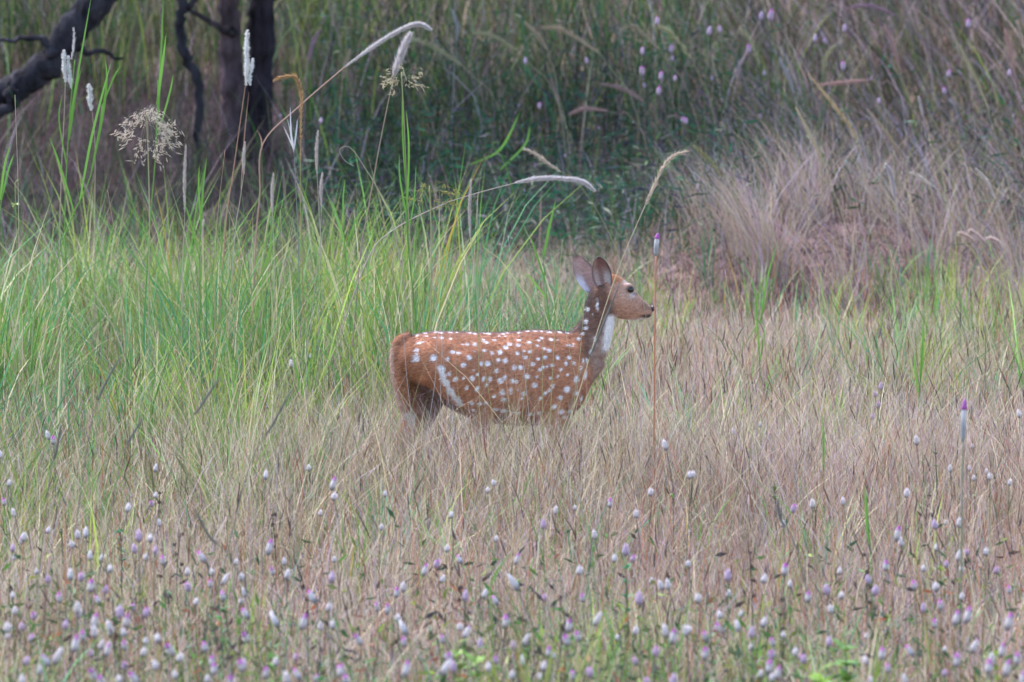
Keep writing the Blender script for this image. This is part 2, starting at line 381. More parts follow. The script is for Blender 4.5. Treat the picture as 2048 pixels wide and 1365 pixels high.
# pale wispy arching threads and old panicles
X, Y, B, a, s, r = clumps(4200, 12, .03, 18, 44); N = len(X); B[:, 2] += R.uniform(.05, .26, N) * swell(X, Y) * low_front(X, Y)
col = pick([STRAW * 1.1, LAV * 1.1, PINK, TAN], [1, .9, .5, .5], N)
k = R.random(N) > .9 * bank_at(X, Y)
ribbons(mb, B[k], R.uniform(.05, .2, N)[k], R.uniform(0, 6.283, N)[k], R.uniform(.3, 1.6, N)[k], R.uniform(.001, .002, N)[k], col[k], 4, 1.5, R.uniform(.1, .6, N)[k])
meadow = mb.build('meadow_grass', M_GRASS); tag(meadow, 'fine dry tan and lavender grass covering the whole meadow', 'grass', kind='stuff')

# dark spear-like seed heads on thin stems, and rusty stems
mb = MB()
N = 8500; X, Y, B = scatter(N, 19, 40); h = R.uniform(.26, .54, N) * (.75 + .25 * (Y > 26)); az = R.normal(2.6, 1.0, N) + (R.random(N) < .35) * math.pi
col = pick([DARK, DEAD, RUST * .5, C(.10, .11, .06)], [1, .7, .5, .4], N)
ribbons(mb, B, h * .8, az, .15, .0018, pick([TAN, DEAD, OLIVE], [1, 1, .6], N), 2, 1.2)
T = B.copy(); T[:, 2] += h * .72; T[:, 0] += np.cos(az) * .1 * h; T[:, 1] += np.sin(az) * .1 * h
ribbons(mb, T, R.uniform(.04, .11, N), az, R.uniform(.05, .6, N), R.uniform(.0034, .0062, N), col, 3, 1.1, 0, wprof=[.6, 1, .8, 0])
N = 4200; X, Y, B = scatter(N, 19, 42)
ribbons(mb, B, R.uniform(.24, .48, N), R.uniform(0, 6.283, N), R.uniform(.02, .3, N), R.uniform(.0025, .005, N), pick([RUST, PINK, C(.45, .2, .12)], [1, .7, .8], N), 3, 1.3, wprof=[1, .9, .7, .3])
spear = mb.build('spear_grass_seed', M_GRASS); tag(spear, 'short dark brown and rusty seed spears scattered through the dry meadow grass', 'grass', kind='stuff')

# lush green blades, in tufts
mb = MB()
X, Y, B, a, s, r = clumps(1900, 42, .075, 19, 42.5); g = lush(X, Y); k = R.random(len(X)) < .02 + .38 * (s[:, 2] > .75) * (s[:, 1] > .25) + .85 * g ** 1.2; X, Y, B, a, s, r, g = X[k], Y[k], B[k], a[k], s[k], r[k], g[k]; N = len(X)
cl = s[:, 0]
col = pick([GREEN, YGREEN, BGREEN, OLIVE, STRAW, C(.5, .33, .06)], np.stack([.35 + .8 * (cl > .35) * (cl < .75), .05 + 2.2 * (cl < .35), .05 + 2.2 * (cl > .75), .22 + 0 * cl, .42 + 0 * cl, .02 + .25 * (cl < .08)], 1), N) * (.5 + .9 * s[:, 1:2])
h = (.17 + .85 * g + .2 * (g < .25)) * (1 - .35 * (Y < 26)) * (.4 + .75 * s[:, 2]) * R.uniform(.55, 1.15, N)
ribbons(mb, B, h, a + R.normal(0, .6, N), R.gamma(2.2, .12, N) + 1.2 * r, R.uniform(.004, .0105, N), col, 4, 1.9, R.uniform(0, .2, N), tipcol=col * .75 + YGREEN * .25)
lushg = mb.build('lush_green_grass', M_GRASS); tag(lushg, 'tall bright green grass blades left of and behind the spotted doe', 'grass', kind='stuff')

# tall thicket behind, in tufts
mb = MB()
X, Y, B, a, s, r = clumps(4600, 13, .10, 44.2, 66, 2.2); px = 1024 + X / Y * FPX; N = len(X)
litz = sstep(44, 46, Y) * (1 - sstep(53, 56, Y)) * (1 - sstep(520, 760, px))          # dead undergrowth under the trees
gap = sstep(43.5, 45, Y) * (1 - sstep(50, 52, Y)) * sstep(560, 700, px) * (1 - sstep(1400, 1560, px))   # low dark herbs in front of the thicket
k = (R.random(N) > .95 * litz) & (R.random(N) > .86 * gap); X, Y, B, px, a, s, r = X[k], Y[k], B[k], px[k], a[k], s[k], r[k]; N = len(X)
right = sstep(1250, 1750, px); left = 1 - sstep(600, 1000, px); back = sstep(49, 55, Y); c0 = s[:, 0]
pw = np.stack([.4 + .5 * left, .05 + .6 * left * back + .7 * (c0 > .85), .05 + .6 * (c0 < .2) * (1 - right), .5 + 0 * px, .26 + .5 * right, .3 + .6 * right + .6 * (c0 > .6) * (c0 < .7), .2 + .35 * right + 1.4 * (c0 > .68) * (c0 < .8), .3 + .5 * right, .5 * (1 - right) + .25], 1)
col = pick([GREEN * .7, YGREEN * .8, BGREEN * .7, OLIVE * .8, TAN, LAV * .9, PINK * .8, DEAD, DGREEN], pw, N, .35) * (.22 + 1.15 * s[:, 1:2] ** 1.5)
h = R.uniform(.45, 1.3, N) * (.5 + .7 * s[:, 2]) * (.75 + .25 * back)
az = np.where(R.random(N) < .5 * right + .1, R.normal(math.pi, .5, N), a)
ribbons(mb, B, h, az, R.gamma(2.0, .15, N) + .6 * r + .15 * right, R.uniform(.004, .013, N), col, 4, 1.8, R.uniform(0, .25, N))
thicket = mb.build('tall_grass_thicket', M_GRASS); tag(thicket, 'thicket of tall green and straw grass rising behind the meadow', 'grass', kind='stuff')

# dead twiggy undergrowth below the trees
mb = MB()
N = 20000; X, Y, B = scatter(N, 43.0, 56, 2.0); px = 1024 + X / Y * FPX; k = R.random(N) < (1 - .85 * sstep(560, 900, px)); X, Y, B = X[k], Y[k], B[k]; N = len(X)
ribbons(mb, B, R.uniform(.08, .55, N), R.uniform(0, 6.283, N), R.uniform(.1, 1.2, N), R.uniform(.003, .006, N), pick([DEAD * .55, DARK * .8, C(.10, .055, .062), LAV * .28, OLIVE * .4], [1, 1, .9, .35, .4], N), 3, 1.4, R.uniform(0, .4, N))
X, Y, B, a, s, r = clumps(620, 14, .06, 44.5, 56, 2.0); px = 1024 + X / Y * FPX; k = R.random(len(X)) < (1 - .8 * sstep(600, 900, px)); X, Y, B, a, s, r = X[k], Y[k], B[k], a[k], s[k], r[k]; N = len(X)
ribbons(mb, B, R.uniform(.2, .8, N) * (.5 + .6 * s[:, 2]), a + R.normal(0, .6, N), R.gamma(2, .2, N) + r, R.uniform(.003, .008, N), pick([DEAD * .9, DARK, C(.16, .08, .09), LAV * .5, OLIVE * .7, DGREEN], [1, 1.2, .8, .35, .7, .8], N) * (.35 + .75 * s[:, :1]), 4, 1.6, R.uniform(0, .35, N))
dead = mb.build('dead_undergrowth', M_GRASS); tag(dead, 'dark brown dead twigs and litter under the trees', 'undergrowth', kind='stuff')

# leafy herbs at the thicket's foot, colours darkened to paint the hollow's shade
mb = MB()
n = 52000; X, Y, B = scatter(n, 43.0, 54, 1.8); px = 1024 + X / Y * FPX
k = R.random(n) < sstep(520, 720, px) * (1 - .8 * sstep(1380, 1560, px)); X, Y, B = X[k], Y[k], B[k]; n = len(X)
B[:, 2] += R.uniform(.02, 1, n) ** 1.3 * .85 * (.4 + .8 * vnoise(X, Y, .6, 51))
d1 = R.normal(0, 1, (n, 3)); d1[:, 2] = d1[:, 2] * .6 + .3; d1 /= np.linalg.norm(d1, axis=1, keepdims=True)
d2 = np.cross(d1, R.normal(0, 1, (n, 3))); d2 /= np.linalg.norm(d2, axis=1, keepdims=True)
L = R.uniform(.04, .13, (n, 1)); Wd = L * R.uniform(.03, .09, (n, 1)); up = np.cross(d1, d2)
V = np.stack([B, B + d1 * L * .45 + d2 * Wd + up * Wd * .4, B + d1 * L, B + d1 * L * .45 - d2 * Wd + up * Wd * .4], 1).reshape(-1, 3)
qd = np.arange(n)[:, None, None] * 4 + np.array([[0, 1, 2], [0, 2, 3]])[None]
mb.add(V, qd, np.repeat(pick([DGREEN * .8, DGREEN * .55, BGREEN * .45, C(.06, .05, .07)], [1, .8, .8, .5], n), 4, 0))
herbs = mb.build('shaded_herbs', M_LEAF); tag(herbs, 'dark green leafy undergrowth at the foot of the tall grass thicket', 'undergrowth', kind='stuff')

# low green leaves between the foreground flowers
mb = MB(); n = 30000; X, Y, B = scatter(n, 18.5, 26, 1.5); k = R.random(n) < (1 - .85 * sstep(21.5, 26, Y)) * (.3 + 1.1 * vnoise(X, Y, .5, 71)); X, Y, B = X[k], Y[k], B[k]; n = len(X)
B[:, 2] += R.uniform(.02, 1, n) * .38
d1 = R.normal(0, 1, (n, 3)); d1[:, 2] = np.abs(d1[:, 2]) * .7 + .2; d1 /= np.linalg.norm(d1, axis=1, keepdims=True)
d2 = np.cross(d1, R.normal(0, 1, (n, 3))); d2 /= np.linalg.norm(d2, axis=1, keepdims=True)
L = R.uniform(.02, .055, (n, 1)); Wd = L * R.uniform(.08, .17, (n, 1)); up = np.cross(d1, d2)
V = np.stack([B, B + d1 * L * .45 + d2 * Wd + up * Wd * .4, B + d1 * L, B + d1 * L * .45 - d2 * Wd + up * Wd * .4], 1).reshape(-1, 3)
mb.add(V, np.arange(n)[:, None, None] * 4 + np.array([[0, 1, 2], [0, 2, 3]])[None], np.repeat(pick([GREEN * .6, DGREEN * .9, OLIVE * .7, YGREEN * .7, DARK, RUST * .7], [1, 1.4, .7, .3, 1, .4], n), 4, 0))
fl_ = mb.build('flower_patch_leaves', M_LEAF); tag(fl_, 'low green and brown leaves between the foreground flower stems', 'undergrowth', kind='stuff')

# dead leaves and clods on the bank
mb = MB(); n = 6500; X = R.normal(1.7, 1.2, n); Y = R.normal(43.2, 1.3, n); B = np.stack([X, Y, terrain(X, Y) - .004], 1)
ribbons(mb, B, R.uniform(.015, .16, n), R.uniform(0, 6.283, n), R.uniform(.4, 2.5, n), R.uniform(.003, .012, n), pick([DEAD * .8, DARK, PINK * .5, LAV * .45, RUST * .4], [1, 1, .6, .6, .5], n), 3, 1.3, R.uniform(0, .5, n))
bl_ = mb.build('bank_litter', M_GRASS); tag(bl_, 'dead leaves and twigs littering the bare reddish bank', 'litter', kind='stuff')

# dry leaning tussock grass on the bank at the right
mb = MB()
cent = [(1545, 42.6, 420), (1500, 43.0, 300), (1600, 43.6, 300), (1690, 42.0, 260), (1760, 43.8, 260), (1860, 42.8, 300), (1950, 43.5, 300), (2040, 42.6, 300), (1420, 43.8, 200), (1650, 44.6, 320), (1800, 44.8, 300), (1980, 45, 300), (2150, 43.5, 300), (2280, 44, 300)]
for (cx, cy, n) in cent:
    n = int(n * (.8 if cy > 44 or cx < 1610 else .4))
    c0 = at(cx, 600, cy)[0]; ang = R.uniform(0, 6.283, n); rr = np.abs(R.normal(0, .10, n)); X = c0 + rr * np.cos(ang); Y = cy + rr * np.sin(ang)
    B = np.stack([X, Y, terrain(X, Y) - .01], 1)
    az = np.where(R.random(n) < .55, R.normal(math.pi, .6, n), ang)
    ribbons(mb, B, R.uniform(.3, .85, n), az, R.uniform(.1, .75, n), R.uniform(.002, .005, n), pick([TAN, STRAW * .9, LAV, PINK, OLIVE, DEAD], [1, .7, 1, .6, .35, .3], n), 4, 1.7, R.uniform(0, .3, n))
for (cx, cy, n) in [(1520, 42.0, 90), (1550, 42.2, 110), (1470, 42.3, 70), (1720, 41.6, 80), (1760, 41.9, 60), (1630, 41.9, 50), (1400, 41.5, 50)]:  # short dark blades that stand in for the shade under the tussocks
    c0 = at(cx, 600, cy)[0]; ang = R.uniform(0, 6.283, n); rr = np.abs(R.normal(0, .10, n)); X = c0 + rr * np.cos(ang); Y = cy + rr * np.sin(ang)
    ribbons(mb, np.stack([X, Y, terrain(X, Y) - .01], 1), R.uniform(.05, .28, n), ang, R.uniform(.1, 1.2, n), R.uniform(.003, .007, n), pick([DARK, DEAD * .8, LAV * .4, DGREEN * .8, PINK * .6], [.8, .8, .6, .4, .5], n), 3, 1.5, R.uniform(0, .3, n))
tus = mb.build('dry_tussock_grass', M_GRASS); tag(tus, 'pale dry tussock grass leaning over the bare reddish bank', 'grass', kind='stuff')

# ------------------------------------------------------------------ the spotted doe
def ring_tube(bm, P, ra, rb, lat=(0, 1, 0), sides=20, sq=2.0):
    """closed loft: path P, ra half-thickness in the side plane, rb half-thickness sideways"""
    P = np.asarray(P, float); T = np.gradient(P, axis=0); T /= np.linalg.norm(T, axis=1, keepdims=True)
    B = np.array(lat, float); rings = []
    for i in range(len(P)):
        A = np.cross(B, T[i]); A /= np.linalg.norm(A); rings.append([])
        for k in range(sides):
            a = 2 * math.pi * k / sides; c, s = math.cos(a), math.sin(a)
            c = math.copysign(abs(c) ** (2 / sq), c); s = math.copysign(abs(s) ** (2 / sq), s)
            rings[-1].append(bm.verts.new(P[i] + A * c * ra[i] + B * s * rb[i]))
    for i in range(len(P) - 1):
        for k in range(sides):
            bm.faces.new((rings[i][k], rings[i][(k + 1) % sides], rings[i + 1][(k + 1) % sides], rings[i + 1][k]))
    bm.faces.new(rings[0][::-1]); bm.faces.new(rings[-1])

def smooth_path(P, r1, r2, n=5):
    A = np.column_stack([np.asarray(P, float), r1, r2]); S = spline(A, n); return S[:, :3], np.abs(S[:, 3]), np.abs(S[:, 4])

bm = bmesh.new()
# trunk: x, top, bottom, half width
st = [(-.428, .672, .615, .035), (-.405, .705, .575, .075), (-.36, .735, .545, .11), (-.28, .752, .50, .138), (-.19, .752, .435, .143), (-.08, .748, .388, .150), (.02, .747, .372, .163),
      (.12, .754, .366, .158), (.20, .752, .372, .142), (.27, .744, .40, .122), (.335, .705, .49, .096), (.385, .66, .56, .066), (.418, .628, .60, .03)]
S = np.array(st); S = spline(S, 4)
P = np.column_stack([S[:, 0], 0 * S[:, 0], (S[:, 1] + S[:, 2]) / 2])
T = np.tile([1., 0, 0], (len(P), 1))
rings = []
for i in range(len(P)):
    hz = (S[i, 1] - S[i, 2]) / 2; rg = []
    for k in range(28):
        a = 2 * math.pi * k / 28; c, s = math.cos(a), math.sin(a)
        wid = S[i, 3] * (1 + .06 * (-s)) ; cc = math.copysign(abs(c) ** .9, c)
        rg.append(bm.verts.new((P[i, 0], cc * wid * (1 - .22 * max(s, 0) ** 3), P[i, 2] + s * hz)))
    rings.append(rg)
for i in range(len(P) - 1):
    for k in range(28): bm.faces.new((rings[i][k], rings[i + 1][k], rings[i + 1][(k + 1) % 28], rings[i][(k + 1) % 28]))
bm.faces.new(rings[0]); bm.faces.new(rings[-1][::-1])
def limbs(pts, sides=16, n=5, sq=2.0):
    P, a, b = smooth_path([p[:3] for p in pts], [p[3] for p in pts], [p[4] for p in pts], n); ring_tube(bm, P, a, b, sides=sides, sq=sq)
# neck
limbs([(.20, 0, .575, .14, .095), (.295, 0, .635, .112, .084), (.358, 0, .70, .088, .068), (.395, 0, .785, .067, .052), (.404, 0, .86, .056, .046), (.43, 0, .915, .05, .045)])
# head: top and bottom profile
hd = [((.412, .958), (.425, .83), .034), ((.438, .978), (.458, .806), .049), ((.462, .977), (.474, .798), .053), ((.488, .964), (.492, .793), .054), ((.524, .930), (.516, .789), .047),
      ((.548, .904), (.532, .787), .038), ((.572, .876), (.552, .787), .031), ((.594, .856), (.576, .790), .027), ((.608, .842), (.597, .797), .025), ((.614, .832), (.608, .803), .02)]
HP = np.array([((a[0] + b[0]) / 2, 0, (a[1] + b[1]) / 2) for a, b, w_ in hd]); rings = []
for (a, b, w_) in hd:
    rg = []
    for k in range(18):
        an = 2 * math.pi * k / 18; c, s = math.cos(an), math.sin(an); f = (s + 1) / 2
        wid = w_ * (1 - .30 * max(-s, 0) ** 2 - .12 * max(s, 0) ** 3)
        rg.append(bm.verts.new((b[0] + (a[0] - b[0]) * f, c * wid, b[1] + (a[1] - b[1]) * f)))
    rings.append(rg)
for i in range(len(hd) - 1):
    for k in range(18): bm.faces.new((rings[i][k], rings[i + 1][k], rings[i + 1][(k + 1) % 18], rings[i][(k + 1) % 18]))
bm.faces.new(rings[0]); bm.faces.new(rings[-1][::-1])
# brow ridges
for s in (-1, 1):
    bmesh.ops.create_uvsphere(bm, u_segments=10, v_segments=8, radius=1, matrix=Matrix.Translation((.510, s * .036, .924)) @ Matrix.Diagonal((.022, .013, .018, 1)))
# legs: near hind swung forward, far hind trailing, fore legs nearly upright (near side is -y)
limbs([(-.225, -.045, .705, .045, .04), (-.188, -.066, .64, .10, .084), (-.150, -.084, .575, .092, .084), (-.112, -.09, .50, .077, .056), (-.085, -.087, .43, .054, .043), (-.10, -.08, .345, .034, .027), (-.135, -.078, .27, .026, .021),
       (-.12, -.077, .20, .0175, .0165), (-.10, -.077, .11, .0155, .0145), (-.09, -.077, .065, .019, .018), (-.073, -.077, .03, .018, .018), (-.065, -.077, .004, .024, .021)])
limbs([(-.27, .055, .635, .12, .075), (-.295, .075, .55, .115, .066), (-.305, .085, .47, .095, .052), (-.318, .085, .39, .06, .038), (-.365, .082, .32, .033, .027), (-.405, .08, .255, .026, .021),
       (-.40, .08, .19, .0175, .0165), (-.39, .08, .10, .0155, .0145), (-.387, .08, .06, .019, .018), (-.371, .08, .028, .018, .018), (-.36, .08, .004, .024, .021)])
for (dx, y) in ((0, -.075), (.055, .075)):
    limbs([(.29, y * .55, .70, .03, .03), (.285, y * .8, .65, .065, .048), (.275, y * 1.0, .59, .085, .058), (.25 + dx * .3, y * 1.1, .50, .082, .06), (.215 + dx * .6, y, .41, .052, .044), (.22 + dx, y, .32, .031, .027), (.225 + dx, y, .235, .0235, .021), (.222 + dx, y, .20, .018, .017),
           (.22 + dx, y, .11, .0145, .014), (.218 + dx, y, .062, .018, .017), (.235 + dx, y, .03, .017, .017), (.245 + dx, y, .004, .022, .02)])
# tail, hanging
limbs([(-.355, -.0, .725, .03, .03), (-.40, -.012, .705, .028, .03), (-.412, -.03, .64, .030, .034), (-.402, -.036, .56, .031, .036), (-.385, -.036, .48, .028, .032), (-.365, -.032, .42, .02, .024), (-.350, -.03, .375, .008, .01)])
me = bpy.data.meshes.new('doe_cage'); bm.to_mesh(me); bm.free()
tmp = link('doe_cage', me)
rm = tmp.modifiers.new('r', 'REMESH'); rm.mode = 'VOXEL'; rm.voxel_size = .005
sm = tmp.modifiers.new('s', 'SMOOTH'); sm.factor = .5; sm.iterations = 9
dg = bpy.context.evaluated_depsgraph_get(); ev = tmp.evaluated_get(dg)
skin = bpy.data.meshes.new_from_object(ev); bpy.data.objects.remove(tmp)
V = np.zeros(len(skin.vertices) * 3); skin.vertices.foreach_get('co', V); V = V.reshape(-1, 3)
F = [tuple(p.vertices) for p in skin.polygons]
bvh = BVHTree.FromPolygons([tuple(v) for v in V], F)

# coat colours, by place on the body
def lerp(c, d, m): m = np.clip(m, 0, 1)[:, None]; return c * (1 - m) + d * m
def bl(x, z, cx, cz, rx, rz, soft=.5):
    return 1 - sstep(1 - soft, 1 + soft, np.sqrt(((x - cx) / rx) ** 2 + ((z - cz) / rz) ** 2))
x, y, z = V.T
RUF = C(.42, .178, .095)
fl = vnoise(x * 1.0 + y * .3, z + y, .045, 61); fl2 = vnoise(x, z + y, .012, 62)
col = np.tile(RUF, (len(V), 1)) * (.74 + .42 * fl + .16 * fl2)[:, None]
torso = (x > -.44) & (x < .44) & (z > .34)
col = lerp(col, C(.22, .095, .062), .6 * sstep(.71, .75, z) * (x < .33) * (x > -.4))                              # dusky back
col = lerp(col, C(.41, .185, .108), .5 * bl(x, z, -.02, .58, .25, .09, .8))
col = lerp(col, C(.13, .072, .056), sstep(.30, .345, x - .25 * (z - .75) * 0) * sstep(.60, .68, z) * .85)           # neck, greyer brown
col = lerp(col, C(.36, .24, .19), .8 * sstep(.335, .375, x) * (1 - sstep(.70, .76, z)))                            # chest, paler
nfront = np.interp(z, [.55, .65, .70, .79, .82], [.44, .444, .447, .462, .468])                                        # front of the neck
col = lerp(col, C(.44, .31, .26), .85 * sstep(nfront - .065, nfront - .03, x) * sstep(.64, .68, z) * (1 - sstep(.80, .825, z)))
col = lerp(col, C(.74, .68, .66), sstep(nfront - .055, nfront - .03, x) * sstep(.655, .68, z) * (1 - sstep(.80, .82, z)))   # white throat
head = (x > .405) & (z > .775)
hm = sstep(.425, .465, x + .35 * (z - .86)) * sstep(.785, .80, z)
col = lerp(col, C(.46, .25, .175), hm)
col = lerp(col, C(.34, .14, .06), bl(x, z, .462, .968, .035, .025) * head)                                            # rufous forehead
col = lerp(col, C(.52, .34, .26), bl(x, z, .508, .90, .035, .03) * head * .6)
col = lerp(col, C(.66, .56, .52), bl(x, z, .527, .897, .012, .016) * head * .8)                                         # pale mark under the eye
col = lerp(col, C(.62, .5, .46), bl(x, z, .508, .943, .020, .009) * head * .6)
col = lerp(col, C(.09, .05, .042), bl(x, z, .5195, .9145, .021, .0165, .3) * head * .75)
col = lerp(col, C(.16, .08, .06), bl(x, z, .541, .897, .012, .006, .5) * head * .6)
col = lerp(col, C(.27, .13, .095), bl(x, z, .585, .845, .03, .018) * head * .7)
col = lerp(col, C(.7, .63, .62), bl(x, z, .578, .790, .03, .010) * head)                                              # white chin
col = lerp(col, C(.05, .035, .035), bl(x, z, .590, .8065, .026, .0075) * head * .95)                                      # mouth
col = lerp(col, C(.04, .03, .03), bl(x, z, .615, .838, .010, .018) * head)                                             # nose
col = lerp(col, C(.30, .20, .15), sstep(.40, .30, z) * .7)
low = np.interp(x, [-.45, -.2, 0, .2, .3, .4], [.42, .41, .395, .385, .40, .46])
col = lerp(col, C(.6, .5, .45), sstep(low + .005, low - .02, z) * (np.abs(y) < .045) * (z > .34) * (x > -.12))          # pale belly
col = lerp(col, C(.17, .11, .11), bl(x, z, -.25, .49, .09, .13, .4) * (np.abs(y) < .085) * (x > -.36) * (z < .60) * .85)                      # inner thigh, shade between the hind legs painted in
tl = (x < -.345) & (np.abs(y + .018) < .045)
col = lerp(col, C(.30, .13, .075), tl * .5)
col = lerp(col, C(.60, .42, .36), tl * sstep(-.424, -.436, x + .3 * np.maximum(.58 - z, 0) * -1) * .8)
col = lerp(col, C(.66, .58, .56), tl * sstep(.45, .41, z))                                                            # white tail end
# white edge along the back of the near thigh
def stroke(col, pts, r, c, near=True, soft=.45):
    p = np.array(pts); d = np.full(len(V), 9.0)
    for a, b in zip(p[:-1], p[1:]):
        ab = b - a; q = np.stack([x, z], 1); tt = np.clip(((q - a) @ ab) / (ab @ ab), 0, 1); d = np.minimum(d, np.linalg.norm(q - a - tt[:, None] * ab, axis=1))
    d = d + (fl2 - .5) * .012 + (fl - .5) * .008
    side = (y < -.02) if near else (y > .02)
    return lerp(col, c, (1 - sstep(r * (1 - soft), r * (1 + soft), d)) * side)
WHITE = C(.80, .74, .73)
px2 = lambda cx, cy: ((740 + cx / 3.1016 - 1000) / 500, (1035 - (470 + cy / 3.1016)) / 500)     # a point of the coat, measured from the side
for nearside in (True, False):
    col = stroke(col, [px2(405, 800), px2(430, 870), px2(480, 960), px2(535, 1025)], .0115, WHITE, nearside)
    col = stroke(col, [px2(272, 692), px2(266, 715), px2(268, 745)], .006, WHITE, nearside)
    col = stroke(col, [px2(790, 1070), px2(870, 1082)], .005, WHITE, nearside)
# spots: (cx, cy, size, [height]) measured from the side, laid on the skin in 3D
SP = '''290,648,56,20 365,735,38,44 430,620,26 385,618,18 340,610,18 485,625,18 452,745,22,30 485,705,28 520,708,30,24 583,660,26 555,660,14 630,660,28,32 583,735,38 545,780,32 660,775,30 700,775,34
683,697,28,22 690,640,24,32 708,650,22,28 730,712,24 757,638,24 780,706,32,36 765,755,22,28 818,680,32,36 845,662,30 792,615,16 830,615,14 808,757,32 858,800,30,38 898,800,28,34 750,818,26 770,880,36 800,860,24,30
845,880,24,34 870,887,24 710,870,22,30 668,868,24,32 597,863,36 630,838,20 605,812,14 497,868,32 460,835,24,30 565,922,20,28 632,928,32,38 785,952,30,36 835,945,18,46 735,978,26 798,998,34,28 915,963,32 905,993,18
985,910,40,36 938,856,34 933,740,26 885,715,30 898,668,30 905,638,30,24 968,653,32,26 965,704,26 1010,750,26,20 978,780,26 1058,742,28 1057,690,22 1085,700,30 1015,672,22 1030,640,22 1050,628,26 1108,638,28
1020,815,24 1040,800,22 1065,798,18 1100,790,28,20 1138,745,28 1190,783,28 1155,818,24 1210,748,24 1135,858,20 1100,918,26 1080,945,22 1055,962,24,28 1025,990,30 1190,942,38,42 1250,880,36,46 1250,965,36,28
1150,992,30 1115,1050,34 1160,1082,34 1215,1080,28,34 1285,1000,18,38 1310,855,20,66 1325,770,18,40 1300,770,12,36 1355,720,18,36 1282,812,13,36 1240,780,13,30 1245,672,13,28 1225,675,13,24 1205,672,18 1150,640,14
1385,640,13,46 1405,430,14,76 1350,455,20,26 1375,490,10,18 1340,530,18,32 1335,570,22 1312,605,22 1285,635,22 600,1020,26 650,1025,24 690,1018,36,20 755,1062,44,26 890,1085,36,22 970,1095,36,24 1018,1087,24 615,1068,22
1180,1115,26 690,905,18 1195,850,16 880,940,14 540,860,16 1085,868,18 1000,860,16 930,700,14 620,700,14'''
spots = []
for tok in SP.split():
    v = [float(q) for q in tok.split(',')]; cx, cz = px2(v[0], v[1]); wx = v[2] / 3.1016 / 500 / 2; wz = (v[3] if len(v) > 3 else v[2]) / 3.1016 / 500 / 2
    spots.append((cx, cz, wx, wz))
rg = np.random.default_rng(77)
for side in (-1, 1):
    for (cx, cz, wx, wz) in spots:
        if side > 0: cx += rg.normal(0, .010); cz += rg.normal(0, .008)
        hit = bvh.ray_cast(Vector((cx, side * 1.0, cz)), Vector((0, -side, 0)), 1.2)
        if hit[0] is None: continue
        p = np.array(hit[0]); d = V - p; ang = rg.normal(0, .25); dx = d[:, 0] * math.cos(ang) + d[:, 2] * math.sin(ang); dz = np.hypot(-d[:, 0] * math.sin(ang) + d[:, 2] * math.cos(ang), d[:, 1])
        q = np.sqrt((dx / wx) ** 2 + (dz / wz) ** 2) + (fl2 - .5) * .35
        col = lerp(col, WHITE, (1 - sstep(.5, 1.32, q)))
# dorsal line: dark stripe with a row of white flecks on each side
top = (np.abs(y) < .030) & (z > .72) & (x > -.36) & (x < .30)
col = lerp(col, C(.07, .045, .04), top * .75)
for k, xx in enumerate(np.arange(-.33, .29, .034) + rg.normal(0, .006, 19)):
    for s in (-1, 1):
        hit = bvh.ray_cast(Vector((xx + .008 * s, s * rg.uniform(.020, .034), 1.2)), Vector((0, 0, -1)), 1.0)
        if hit[0] is None or hit[0].z < .7: continue
        p = np.array(hit[0]); d = V - p; sx_ = rg.uniform(.006, .0115); q = np.sqrt((d[:, 0] / sx_) ** 2 + (d[:, 1] / .007) ** 2 + (d[:, 2] / .008) ** 2) + (fl2 - .5) * .4
        col = lerp(col, WHITE, (1 - sstep(.6, 1.25, q)) * .95)
# dark nape
nape = np.interp(z, [.70, .75, .80, .87, .93], [.275, .325, .338, .352, .37])
col = lerp(col, C(.05, .035, .035), .8 * (1 - sstep(nape + .002, nape + .022, x)) * sstep(.73, .76, z) * (x > .25))
for tok in ((1350, 455, 9, 14), (1338, 532, 9, 15), (1330, 572, 10, 10), (1308, 606, 11, 9), (1283, 636, 11, 9)):
    cx, cz = px2(tok[0], tok[1]); q = np.sqrt(((x - cx) / (tok[2] / 1550)) ** 2 + ((z - cz) / (tok[3] / 1550)) ** 2); col = lerp(col, WHITE * .9, (1 - sstep(.6, 1.3, q)))

# ears, joined into the body mesh
def ear(base, tip, lat, wide, cup, cols, n=12, m=9):
    """base, tip: 3D; lat: sideways direction in the ear's plane; cup > 0 opens towards -normal"""
    base, tip, lat = (np.array(a, float) for a in (base, tip, lat)); ax = tip - base; L = np.linalg.norm(ax); ax /= L
    lat = lat - ax * (lat @ ax); lat /= np.linalg.norm(lat); nr = np.cross(lat, ax)
    if nr[1] < 0: nr = -nr                                       # points away from the camera side
    out = []; oc = []
    for layer in (0, 1):
        for i in range(n + 1):
            u = i / n; wd = wide * (max(math.sin(math.pi * min(u * .84 + .155, 1)), 0) ** .55)
            for j in range(m):
                v = j / (m - 1) * 2 - 1; bow = cup * wd * (1 - v * v) * (1.25 - .5 * u)
                out.append(base + ax * L * u + lat * wd * v * (1 - .12 * layer * 0) + nr * (bow + layer * .005))
                oc.append(cols(u, v, layer))
    f = []; K = (n + 1) * m
    for layer in (0, 1):
        for i in range(n):
            for j in range(m - 1):
                a = layer * K + i * m + j; q = (a, a + 1, a + m + 1, a + m); f.append(q if layer else q[::-1])
    for i in range(n):
        for j in (0, m - 1): a = i * m + j; f.append((a, a + m, a + m + K, a + K))
    for j in range(m - 1):
        for i in (0, n): a = i * m + j; f.append((a, a + 1, a + 1 + K, a + K))
    return np.array(out), np.array(oc), f
